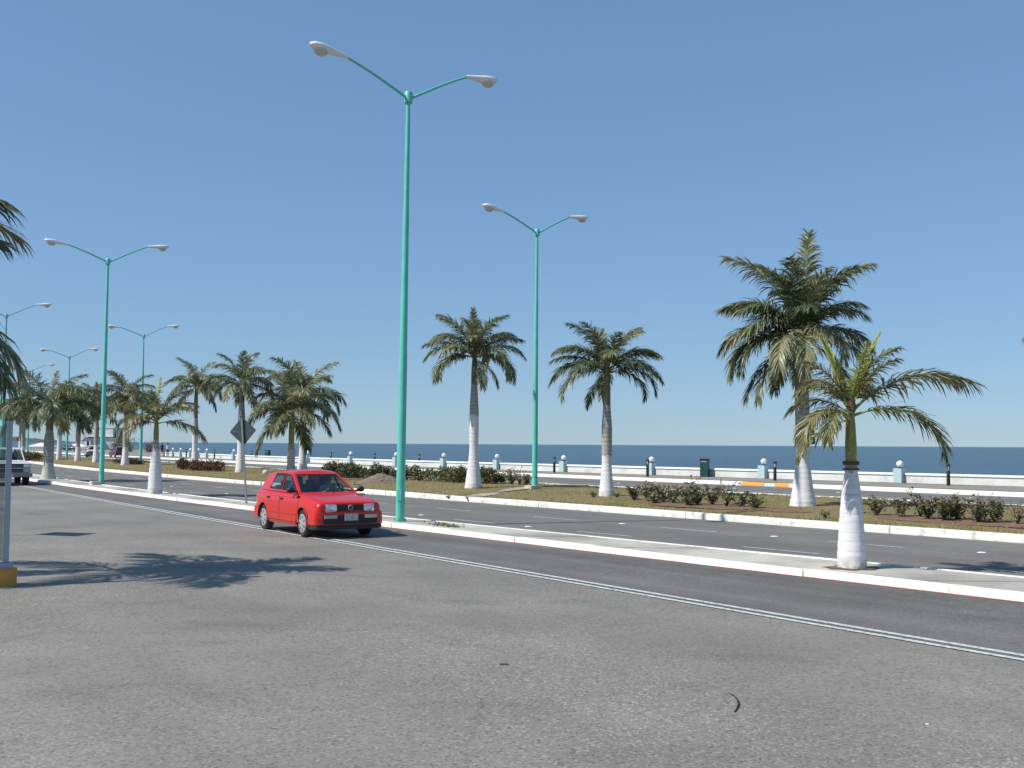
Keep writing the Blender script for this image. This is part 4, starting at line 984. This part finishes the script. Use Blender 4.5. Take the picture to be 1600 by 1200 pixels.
    for k in range(7):
        a = k*2*math.pi/7; rm.box((0, 0, 0), (.030, .014, .065), M=Matrix.Translation((rw*.47*math.cos(a), .532*tw, rw*.47*math.sin(a))) @ Matrix.Rotation(-a+math.pi/2, 4, 'Y'), mi=1)
    rme = rm.mesh('rim', [M['rim'], M['blackplastic']], 35)
    for ax in sp['axles']:
        for s in (1, -1):
            w = empty('wheel', (ax, s*sp['track']/2, rw)); w.parent = root
            if s < 0: w.rotation_euler = (0, 0, math.pi)
            link('tyre', tme_, w); link('rim', rme, w)
    # wing mirrors
    for s in (1, -1):
        mb = MB(); mx = A0[0]-.16; my = A0[1]+.16; mz = cb['belt']+.07
        mb.sphere((mx, s*my, mz), .09, 10, 7, sc=(.75, 1.1, .72)); mb.tube([(mx, s*(A0[1]-.02), mz-.04), (mx, s*my, mz-.03)], [.025, .025], 6); mb.build('wing_mirror', M[sp.get('mirror', 'blackplastic')], root, 60)
    # door panels with dark gaps
    for s in (1, -1):
        for (xa, xb_, za, zb_) in sp['doors']:
            seam = MB(); pan = MB()
            for mbx, g, yo in ((seam, -.009, .0022), (pan, .004, .0045)):
                rows = []
                for i in range(9):
                    z = za+g+(zb_-za-2*g)*i/8; r = []
                    for k in range(7):
                        x = xa+g+(xb_-xa-2*g)*k/6; r.append((x, s*(side_y(x, z)+yo), z))
                    rows.append(r if s < 0 else r[::-1])
                mbx.grid(rows)
            dr = pan.build('door', P, root, 30); seam.build('door_seal', M['blackplastic'], dr)
            mb = MB(); hx = xa+.13; hz = zb_-.11; mb.box((hx, s*(side_y(hx, hz)+.016), hz), (.15, .03, .035)); mb.build('door_handle', M['blackplastic'], dr)
    root['_side'] = 0; del root['_side']
    return root, side_y
def slab(mb, x, y0, y1, z0, z1, d=.03, curve=0.0, mi=0, n=8, tilt=0.0):
    """a panel on the nose: bowed in plan, of thickness d"""
    fr = []; bk = []
    for k in range(n+1):
        y = y0+(y1-y0)*k/n; xx = x-curve*y*y
        fr.append(((xx, y, z0), (xx-tilt, y, z1))); bk.append(((xx-d, y, z0), (xx-d-tilt, y, z1)))
    for k in range(n):
        mb.face([fr[k][0], fr[k+1][0], fr[k+1][1], fr[k][1]], mi); mb.face([fr[k][1], fr[k+1][1], bk[k+1][1], bk[k][1]], mi); mb.face([fr[k+1][0], fr[k][0], bk[k][0], bk[k+1][0]], mi)
    mb.face([fr[0][0], fr[0][1], bk[0][1], bk[0][0]], mi); mb.face([fr[-1][1], fr[-1][0], bk[-1][0], bk[-1][1]], mi)
HATCH = dict(paint='red_paint', rw=.298, tw=.19, track=1.46, axles=(1.20, -1.275), sk=1.0,
  st=[(-2.0, .50, .84, .44), (-1.985, .66, .89, .38), (-1.95, .745, .925, .33), (-1.88, .79, .945, .29), (-1.70, .825, .955, .25), (-1.3, .845, .957, .22), (-.75, .850, .952, .21), (-.2, .851, .948, .21), (.4, .849, .945, .21), (.72, .846, .942, .21), (.86, .843, .932, .21), (1.2, .838, .900, .20), (1.5, .828, .862, .20), (1.72, .815, .825, .20), (1.86, .800, .800, .21), (1.93, .78, .782, .22), (1.965, .75, .765, .24), (1.98, .69, .752, .26), (1.985, .50, .745, .27)],
  doors=[(-.16, .98, .30, .90), (-1.02, -.18, .30, .90)], mirror='blackplastic',
  cabin=dict(open=(-1.62, .74, .70), belt=.93, crown=.045, seatx=-.12,
    A0=(.80, .735, .925), B0=(-.26, .765, .935), C0=(-1.12, .755, .945), D0=(-1.93, .675, .945),
    A1=(-.02, .565, 1.355), B1=(-.38, .580, 1.385), C1=(-.98, .575, 1.375), D1=(-1.60, .535, 1.31)))
def hatch_front(root, paint):
    P = M[paint]
    # grille band, lamps
    mb = MB(); slab(mb, 2.000, -.40, .40, .600, .715, .06, .05); mb.build('grille', M['blackplastic'], root)
    for s in (1, -1):
        mb = MB(); ring = []
        for k in range(24):
            a = 2*math.pi*k/24; ca, sa = math.cos(a), math.sin(a); e = .32
            yy = .545+.212*math.copysign(abs(ca)**e, ca); zz = .655+.084*math.copysign(abs(sa)**.45, sa)
            ring.append((yy, zz))
        fx = lambda y: 2.012-.06*y*y-max(0, y-.56)**2*2.2
        f = [(fx(y), s*y, z) for y, z in ring]; b = [(fx(y)-.12, s*y, z) for y, z in ring]; c = (fx(.545)+.012, s*.545, .655)
        for k in range(24):
            q = [c, f[k], f[(k+1) % 24]]; mb.face(q if s > 0 else q[::-1]); q = [f[k], b[k], b[(k+1) % 24], f[(k+1) % 24]]; mb.face(q if s > 0 else q[::-1])
        mb.build('headlight', M['headlamp'], root, 50)
    # bumpers wrap the nose and the tail
    def wrap(mb, z0, z1, prou, ymax, mi=0, n=30, back=1.60, sgn=1, y_lim=None, lean=.012):
        path = []
        for k in range(n+1):
            t = -1+2*k/n; a = t*math.pi/2; y = ymax*math.copysign(abs(math.sin(a))**.62, a); x = back+(1.99+prou-back)*max(0, math.cos(a))**.20
            path.append((x, y))
        if y_lim: path = [p for p in path if abs(p[1]) < y_lim]
        zm = (z0+z1)/2
        for (xa, ya), (xb, yb) in zip(path, path[1:]):
            for q in ([(xa, ya, z0), (xb, yb, z0), (xb, yb, zm), (xa, ya, zm)], [(xa, ya, zm), (xb, yb, zm), (xb-lean, yb*.992, z1), (xa-lean, ya*.992, z1)],
                      [(xa-lean, ya*.992, z1), (xb-lean, yb*.992, z1), (xb-.10, yb*.92, z1+.008), (xa-.10, ya*.92, z1+.008)], [(xb, yb, z0), (xa, ya, z0), (xa-.09, ya*.93, z0-.005), (xb-.09, yb*.93, z0-.005)]):
                q = [(sgn*x, y, z) for x, y, z in q]; mb.face(q if sgn > 0 else q[::-1], mi)
    mb = MB(); wrap(mb, .30, .568, .055, .852); bp = mb.build('front_bumper', P, root, 35)
    mb = MB(); wrap(mb, .20, .298, .040, .840); mb.build('lower_valance', M['blackplastic'], root, 35)
    mb = MB(); wrap(mb, .315, .505, .066, .852, y_lim=.69); mb.build('shaded_bumper_inlet', M['blackplastic'], bp, 35)  # black inlet that also paints in the shade below the bumper lamps
    for s in (1, -1):
        mb = MB(); y0, y1 = sorted((s*.34, s*.64)); slab(mb, 2.070, y0, y1, .435, .507, .03, .035); mb.build('bumper_lamp', M['indicator'], bp)
    mb = MB(); slab(mb, 2.082, -.165, .165, .385, .535, .012, .02); mb.build('number_plate', M['plate'], root)
    mb = MB(); wrap(mb, .30, .56, .025, .851, sgn=-1); mb.build('rear_bumper', P, root, 35)
    # round badge: ring with a V over a W
    mb = MB(); cx, cz = 2.008, .657
    mb.lathe([(.062, cx-.03), (.062, cx), (.052, cx+.004), (.05, cx)], 20, (0, 0, cz), axis='X')
    mb.build('badge_disc', M['blackplastic'], root, 40)
    mb = MB(); rp = [(cx+.006, .055*math.cos(a), cz+.055*math.sin(a)) for a in [k*math.pi/10 for k in range(21)]]; mb.tube(rp, [.009]*21, 6, cap=False)
    vx = cx+.007
    for seq in ([(-.024, .046), (0, .004), (.024, .046)], [(-.047, .016), (-.026, -.044), (0, -.004), (.026, -.044), (.047, .016)]):
        mb.tube([(vx, y, cz+z) for y, z in seq], [.007]*len(seq), 5)
    mb.build('badge', M['rim'], root, 60)
    # rubbing strip, wheel arch lips, sill
    for s in (1, -1):
        mb = MB(); mb.box((-.02, s*.856, .475), (1.72, .016, .02)); mb.build('side_strip', P, root)
        for ax in (1.20, -1.275):
            mb = MB(); pts = [(ax+.352*math.cos(a), s*.842, .304+.352*math.sin(a)) for a in [R(-8)+k*R(196)/16 for k in range(17)]]; mb.tube(pts, [.013]*17, 5); mb.build('arch_lip', P, root, 60)
    mb = MB(); mb.tube([(.86, -.62, .955), (.80, -.05, 1.0)], [.009, .006], 5); mb.tube([(.86, .05, .955), (.80, .62, .99)], [.009, .006], 5); mb.build('wipers', M['blackplastic'], root)
    mb = MB(); mb.box((.02, 0, 1.30), (.02, .20, .06)); mb.build('rear_view_mirror', M['blackplastic'], root)
    # bonnet shut line and tail
    mb = MB()
    for s in (1, -1):
        pts = [(.84, s*.735, .938), (1.3, s*.715, .893), (1.7, s*.68, .828), (1.86, s*.64, .792)]
        for p, q in zip(pts, pts[1:]): mb.face([(p[0], p[1]-.005, p[2]), (q[0], q[1]-.005, q[2]), (q[0], q[1]+.005, q[2]), (p[0], p[1]+.005, p[2])] if s < 0 else [(p[0], p[1]+.005, p[2]), (p[0], p[1]-.005, p[2]), (q[0], q[1]-.005, q[2]), (q[0], q[1]+.005, q[2])])
    mb.build('bonnet_gap', M['blackplastic'], root)
    for s in (1, -1):
        mb = MB(); mb.box((-1.925, s*.64, .80), (.09, .18, .18)); mb.build('tail_light', M['stop_red'], root)
def place_vehicle(root, x, y, hx, hy, label, cat, scale=1.0, group=None):
    root.location = (x, y, 0.006); root.rotation_euler = (0, 0, math.atan2(hy, hx)); root.scale = (scale,)*3; tag(root, label, cat, group); return root
car, _ = make_vehicle('hatchback_car', HATCH); hatch_front(car, 'red_paint')
place_vehicle(car, -4.42, 24.50, .545, -.838, 'red five-door hatchback driving on the near road', 'car'); car.scale = (.94, .93, .975)
def recolour(o, a, b):
    if o.type == 'MESH' and any(m == M[a] for m in o.data.materials):
        o.data = o.data.copy()
        for i, m in enumerate(o.data.materials):
            if m == M[a]: o.data.materials[i] = M[b]
    for c in o.children: recolour(c, a, b)
c2 = copy_tree(car); recolour(c2, 'red_paint', 'maroon_paint'); place_vehicle(c2, -52.2, 144.0, -.54, .84, 'dark maroon hatchback on the far road behind the left palms', 'car')
c3 = copy_tree(car); recolour(c3, 'red_paint', 'dark_paint'); place_vehicle(c3, -92, 226, .95, -.3, 'dark teal car parked beyond the far left palms', 'car')
SUV = dict(paint='white_paint', rw=.37, tw=.24, track=1.62, axles=(1.50, -1.40), sk=1.25,
  st=[(-2.40, .90, 1.10, .50), (-2.36, .95, 1.13, .45), (-1.6, .97, 1.14, .42), (0, .97, 1.13, .42), (.85, .97, 1.12, .42), (1.0, .97, 1.115, .42), (1.8, .965, 1.09, .42), (2.22, .955, 1.06, .43), (2.30, .945, 1.04, .45), (2.325, .92, 1.02, .47)],
  doors=[(-.05, 1.0, .52, 1.06), (-1.05, -.07, .52, 1.06)], mirror='blackplastic',
  cabin=dict(open=(-2.1, .78, .80), belt=1.12, crown=.03, seatx=-.10, quarter=True,
    A0=(.88, .84, 1.115), B0=(-.15, .87, 1.125), C0=(-1.15, .87, 1.125), D0=(-2.30, .85, 1.12),
    A1=(.32, .73, 1.70), B1=(-.20, .75, 1.73), C1=(-1.10, .75, 1.73), D1=(-2.12, .73, 1.70)))
def truck_front(root, zg0=.60, zg1=1.0, xf=2.335, hw=.90):
    for i, (a, b) in enumerate((((zg0+zg1)/2+.015, zg1), (zg0, (zg0+zg1)/2-.015))):
        mb = MB(); slab(mb, xf, -hw, hw, a, b, .03, .012); g = mb.build('grille', M['blackplastic'], root)
        mb = MB()
        for k in range(3): slab(mb, xf+.006, -hw+.32, hw-.32, a+.02+k*.042, a+.032+k*.042, .01, .012)
        mb.build('grille_bar', M['galv'], g)
        for s in (1, -1):
            y0, y1 = sorted((s*(hw-.30), s*(hw-.02))); mb = MB(); slab(mb, xf+.012, y0, y1, a+.03, b-.025, .03, .012); mb.build('headlight', M['headlamp'] if i == 0 else M['indicator'], root)
    mb = MB(); slab(mb, xf+.14, -.98, .98, zg0-.20, zg0-.03, .14, .03); mb.build('front_bumper', M['chrome'], root)
    mb = MB(); slab(mb, xf+.150, -.16, .16, zg0-.18, zg0-.06, .01, .03); mb.build('number_plate', M['plate'], root)
suv, _ = make_vehicle('sport_utility_truck', SUV); truck_front(suv)
place_vehicle(suv, -23.85, 50.9, .52, -.854, 'white boxy truck approaching at the left edge, partly behind glass', 'truck', 0.98)
PICK = dict(paint='white_paint', rw=.34, tw=.22, track=1.5, axles=(1.45, -1.45), sk=1.2,
  st=[(-2.35, .84, 1.0, .46), (-2.32, .87, 1.02, .42), (-1.0, .88, 1.02, .40), (0, .88, 1.02, .40), (.85, .88, 1.02, .40), (1.0, .88, 1.01, .40), (1.8, .87, .96, .40), (2.18, .85, .91, .41), (2.26, .82, .88, .43)],
  doors=[(-.05, .98, .48, .96)], cabin=dict(open=(-.55, .76, .72), belt=1.02, crown=.03, seatx=-.05, rearglass=False,
    A0=(.86, .76, 1.02), B0=(-.02, .79, 1.025), C0=(-.35, .79, 1.025), D0=(-.60, .78, 1.025), A1=(.22, .64, 1.52), B1=(-.1, .66, 1.54), C1=(-.32, .66, 1.54), D1=(-.48, .65, 1.53)))
pk, _ = make_vehicle('pickup_truck', PICK); truck_front(pk, .58, .86, 2.275, .78)
place_vehicle(pk, -51.0, 132.5, .30, -.95, 'white pickup truck facing us on the far road behind the left palms', 'pickup')

# ------------------------------------------------------------------ people
def person(joints, edges, mats, label, loc, rz, bands):
    """one continuous skinned body; bands: list of (z, material index) from the feet up"""
    me = bpy.data.meshes.new('person'); names = list(joints); me.from_pydata([joints[k][:3] for k in names], [(names.index(a), names.index(b)) for a, b in edges], [])
    tmp = bpy.data.objects.new('tmp', me); C.objects.link(tmp); tmp.modifiers.new('skin', 'SKIN'); sv = me.skin_vertices[0].data
    for i, k in enumerate(names):
        r = joints[k][3]; sv[i].radius = (r, r if len(joints[k]) < 5 else joints[k][4]); sv[i].use_root = (k == 'pelvis')
    ss = tmp.modifiers.new('sub', 'SUBSURF'); ss.levels = 2; ss.render_levels = 2
    dg = bpy.context.evaluated_depsgraph_get(); m2 = bpy.data.meshes.new_from_object(tmp.evaluated_get(dg)); bpy.data.objects.remove(tmp)
    m2.materials.clear()
    for m in mats: m2.materials.append(M[m])
    hand = [Vector(joints[k][:3]) for k in joints if k.startswith('hand') or k.startswith('elbow') or k.startswith('fing')]
    for p in m2.polygons:
        p.use_smooth = True; c = p.center; mi = 0
        for z, k in bands:
            if c.z > z: mi = k
        if any((c-h).length < .12 for h in hand): mi = 2
        if mi == 2 and c.y < -0.02 and c.z > joints['head'][2] - .03 and False: mi = 3
        p.material_index = mi
    o = link('person', m2, None, loc, (0, 0, rz)); tag(o, label, 'person')
    hd = joints['head']; mb = MB(); mb.sphere((hd[0]-.012, hd[1], hd[2]+.035), .108, 12, 8, sc=(1.0, .86, .98)); mb.build('hair', M['hair'], o, 80)
    mb = MB(); mb.sphere((hd[0]+.105, hd[1], hd[2]-.01), .022, 6, 5); mb.build('nose', M['skin'], o, 80)
    mb = MB()
    for s in (1, -1): mb.sphere((hd[0]+.092, hd[1]+s*.032, hd[2]+.015), .012, 6, 5)
    mb.build('eyes', M['hair'], o)
    return o
def standing(arm):
    J = {'pelvis': (0, 0, .95, .13, .11), 'chest': (0, 0, 1.28, .15, .11), 'neckb': (0, 0, 1.46, .07), 'neck': (.01, 0, 1.53, .052), 'head': (.02, 0, 1.64, .092), 'crown': (.02, 0, 1.71, .075)}
    Ed = [('pelvis', 'chest'), ('chest', 'neckb'), ('neckb', 'neck'), ('neck', 'head'), ('head', 'crown')]
    for s, t in ((1, 'l'), (-1, 'r')):
        ax = arm if s > 0 else -.02
        J.update({'hip'+t: (0, s*.095, .88, .10), 'knee'+t: (.02*s, s*.11, .50, .066), 'ank'+t: (-.01, s*.115, .09, .045), 'toe'+t: (.15, s*.13, .035, .036),
                  'sho'+t: (0, s*.185, 1.42, .062), 'elbow'+t: (ax*.4-.02, s*.245, 1.14, .043), 'hand'+t: (.08+ax, s*.235, .90, .034), 'fing'+t: (.11+ax, s*.23, .81, .020)})
        Ed += [('pelvis', 'hip'+t), ('hip'+t, 'knee'+t), ('knee'+t, 'ank'+t), ('ank'+t, 'toe'+t), ('neckb', 'sho'+t), ('sho'+t, 'elbow'+t), ('elbow'+t, 'hand'+t), ('hand'+t, 'fing'+t)]
    return J, Ed
B_ = [(-1, 0), (.06, 1), (.97, 2), (1.47, 3)]
J, Ed = standing(.12)
def bandsfor(): return [(-1, 0), (.07, 0), (.98, 1), (1.47, 2)]
person(J, Ed, ['cloth_grey', 'shirt_white', 'skin'], 'person in white shirt and grey trousers standing by the far seawall', (-44.5, 140.2, .156), R(160), bandsfor())
J, Ed = standing(-.05)
person(J, Ed, ['cloth_dark', 'cloth_dark', 'skin'], 'person in dark clothes standing by the far seawall', (-45.75, 141.8, .156), R(-40), bandsfor())
# the driver of the red car, seated, hands on the wheel (car axes: x forward, y left)
SJ = {'pelvis': (-.02, .36, .60, .13, .11), 'chest': (-.10, .36, .92, .15, .10), 'neckb': (-.115, .36, 1.06, .07), 'neck': (-.10, .36, 1.11, .05), 'head': (-.085, .36, 1.20, .085), 'crown': (-.085, .36, 1.26, .07)}
SE = [('pelvis', 'chest'), ('chest', 'neckb'), ('neckb', 'neck'), ('neck', 'head'), ('head', 'crown')]
for s, t in ((1, 'l'), (-1, 'r')):
    SJ.update({'hip'+t: (.02, .36+s*.09, .58, .085), 'knee'+t: (.42, .36+s*.12, .66, .065), 'ank'+t: (.58, .36+s*.11, .42, .045), 'sho'+t: (-.10, .36+s*.17, 1.02, .058), 'arm'+t: (.06, .36+s*.24, .86, .045), 'hand'+t: (.36, .36+s*.17, .99, .032), 'fing'+t: (.40, .36+s*.13, 1.03, .018)})
    SE += [('pelvis', 'hip'+t), ('hip'+t, 'knee'+t), ('knee'+t, 'ank'+t), ('neckb', 'sho'+t), ('sho'+t, 'arm'+t), ('arm'+t, 'hand'+t), ('hand'+t, 'fing'+t)]
dv = person(SJ, SE, ['cloth_grey', 'shirt_green', 'skin'], 'driver in pale green shirt at the wheel of the red car', (0, 0, 0), 0, [(-1, 0), (.66, 1), (1.07, 2)])
dv.location = car.location; dv.rotation_euler = car.rotation_euler; dv.scale = car.scale

# ------------------------------------------------------------------ far left: pavilion, canopies, stop sign, bare shrubs
pv = empty('pavilion', (-98.5, 262, .0), R(-6)); tag(pv, 'white flat roofed pavilion on the shore behind the left palms', 'building')
mb = MB(); mb.box((0, 0, 1.6), (7.0, 6, 3.2)); mb.box((3.0, 0, 1.5), (3.0, 6.4, 3.0)); mb.build('wall', M['bldg_white'], pv)
mb = MB(); mb.box((0.6, 0, 4.35), (6.4, 6.8, 2.0)); mb.build('upper_storey', M['bldg_white'], pv)
mb = MB(); mb.box((.6, 0, 5.42), (6.7, 7.1, .14)); mb.build('roof', M['wall_cap'], pv)
mb = MB(); mb.box((.6, 0, 3.28), (6.9, 7.3, .12)); mb.build('ledge', M['bldg_white'], pv)
mb = MB(); mb.box((4.56, 0, 2.70), (.10, 6.2, 5.2)); mb.build('green_wall', M['bldg_green'], pv)
mb = MB(); mb.box((-5.2, -1, 2.3), (1.2, 1.6, 4.6)); mb.build('tower', M['bldg_white'], pv)
mb = MB(); mb.box((-5.2, -1, 4.7), (1.5, 1.9, .16)); mb.build('tower_cap', M['wall_cap'], pv)
for x in (-2.4, -.6):
    w = MB(); w.box((x, -3.02, 1.7), (1.1, .06, 1.5)); f = w.build('window', M['bldg_white'], pv); w = MB(); w.box((x, -3.06, 1.7), (.95, .02, 1.35)); w.build('pane', M['bldg_dark'], f)
w = MB(); w.box((1.0, -3.04, 1.1), (1.1, .08, 2.2)); w.build('door', M['awning'], pv)
mb = MB()
for k in range(2): mb.face([(-3.3, -3.1, 3.1), (1.2, -3.1, 3.1), (1.2, -5.2, 2.2-.06*k), (-3.3, -5.2, 2.2-.06*k)][::1 if k == 0 else -1])
mb.build('awning', M['awning'], pv)
for x in (-3.2, -1.0, 1.1):
    mb = MB(); mb.box((x, -5.1, 1.1), (.3, .3, 2.2)); mb.build('pillar', M['bldg_white'], pv)
mb = MB(); mb.box((6.2, -3.0, 1.55), (3.4, 1.2, .16)); mb.box((5.0, -3.0, .75), (.15, .15, 1.5)); mb.box((7.4, -3.0, .75), (.15, .15, 1.5)); mb.build('side_shelter', M['pillar_teal'], pv)
for i, (x, y, w, lab) in enumerate(((-100.5, 232, 5.5, 'low white canopy beyond the grey trunked palm'), (-94.5, 236, 4.0, 'smaller white canopy beside the dark teal car'))):
    o = empty('canopy', (x, y, 0), R(10)); tag(o, lab, 'canopy', 'white canopies on the shore')
    mb = MB()
    for a, b in (((-w/2, -2), (w/2, -2)), ((w/2, -2), (w/2, 2)), ((w/2, 2), (-w/2, 2)), ((-w/2, 2), (-w/2, -2))):
        mb.face([(a[0], a[1], 1.0), (b[0], b[1], 1.0), (b[0]*.15, 0, 1.75), (a[0]*.15, 0, 1.75)]); mb.face([(a[0], a[1], .75), (b[0], b[1], .75), (b[0], b[1], 1.0), (a[0], a[1], 1.0)])
    mb.build('roof', M['canopy'], o)
    for sx in (-1, 1):
        for sy in (-1, 1):
            mb = MB(); mb.box((sx*(w/2-.08), sy*1.9, .45), (.08, .08, .9)); mb.build('post', M['galv'], o)
o = empty('stop_sign', (-69.5, 153, .15), R(15)); tag(o, 'small red road sign far away at the left', 'road sign')
mb = MB(); mb.tube([(0, 0, 0), (0, 0, 2.3)], [.035, .035], 6); mb.build('post', M['galv'], o)
mb = MB(); mb.lathe([(.40, -.05), (.40, -.03)], 8, (0, 0, 2.2), axis='Y'); mb.build('plate', M['stop_red'], o)
def bare_shrub(x, y, h, seed, label):
    rg = random.Random(seed); o = empty('bare_shrub', (x, y, 0.1)); tag(o, label, 'shrub', 'bare shrubs by the shore'); mb = MB(); lf_ = MB()
    for i in range(26):
        a = rg.uniform(0, 6.28); p = Vector((rg.uniform(-.8, .8), rg.uniform(-.5, .5), 0)); d = Vector((math.cos(a)*.35, math.sin(a)*.35, 1)); pts = [p]
        for k in range(4): d = d+Vector((rg.gauss(0, .25), rg.gauss(0, .25), 0)); d.normalize(); p = p+d*h/4*rg.uniform(.6, 1.1); pts.append(p)
        mb.tube(pts, [.05, .04, .03, .02, .01], 4)
        for k in range(26): leaf(lf_, pts[rg.randrange(1, 5)]+Vector((rg.gauss(0, .3), rg.gauss(0, .3), rg.gauss(0, .3))), rg.uniform(.12, .25), rg)
    mb.build('branches', M['dry_twig'], o); lf_.build('leaves', M['hedge_rust'], o)
bare_shrub(-72.5, 205, 3.2, 1, 'straggly bare shrub between the pavilion and the people')
bare_shrub(-78.5, 215, 2.6, 2, 'straggly bare shrub just right of the pavilion')
bare_shrub(-66.0, 198, 2.2, 3, 'straggly bare shrub nearest the two people')
# teal box strapped to the tallest grass palm
mb = MB(); mb.box((0, 0, 0), (.26, .20, .46)); o = mb.build('teal_box', M['teal_box'], loc=(8.63, 31.36, 2.28)); tag(o, 'narrow teal box strapped to the tallest palm trunk', 'box')
mb = MB(); mb.box((0, 0, .235), (.29, .23, .03)); mb.build('lid', M['teal_box'], o)
bpy.context.view_layer.update()
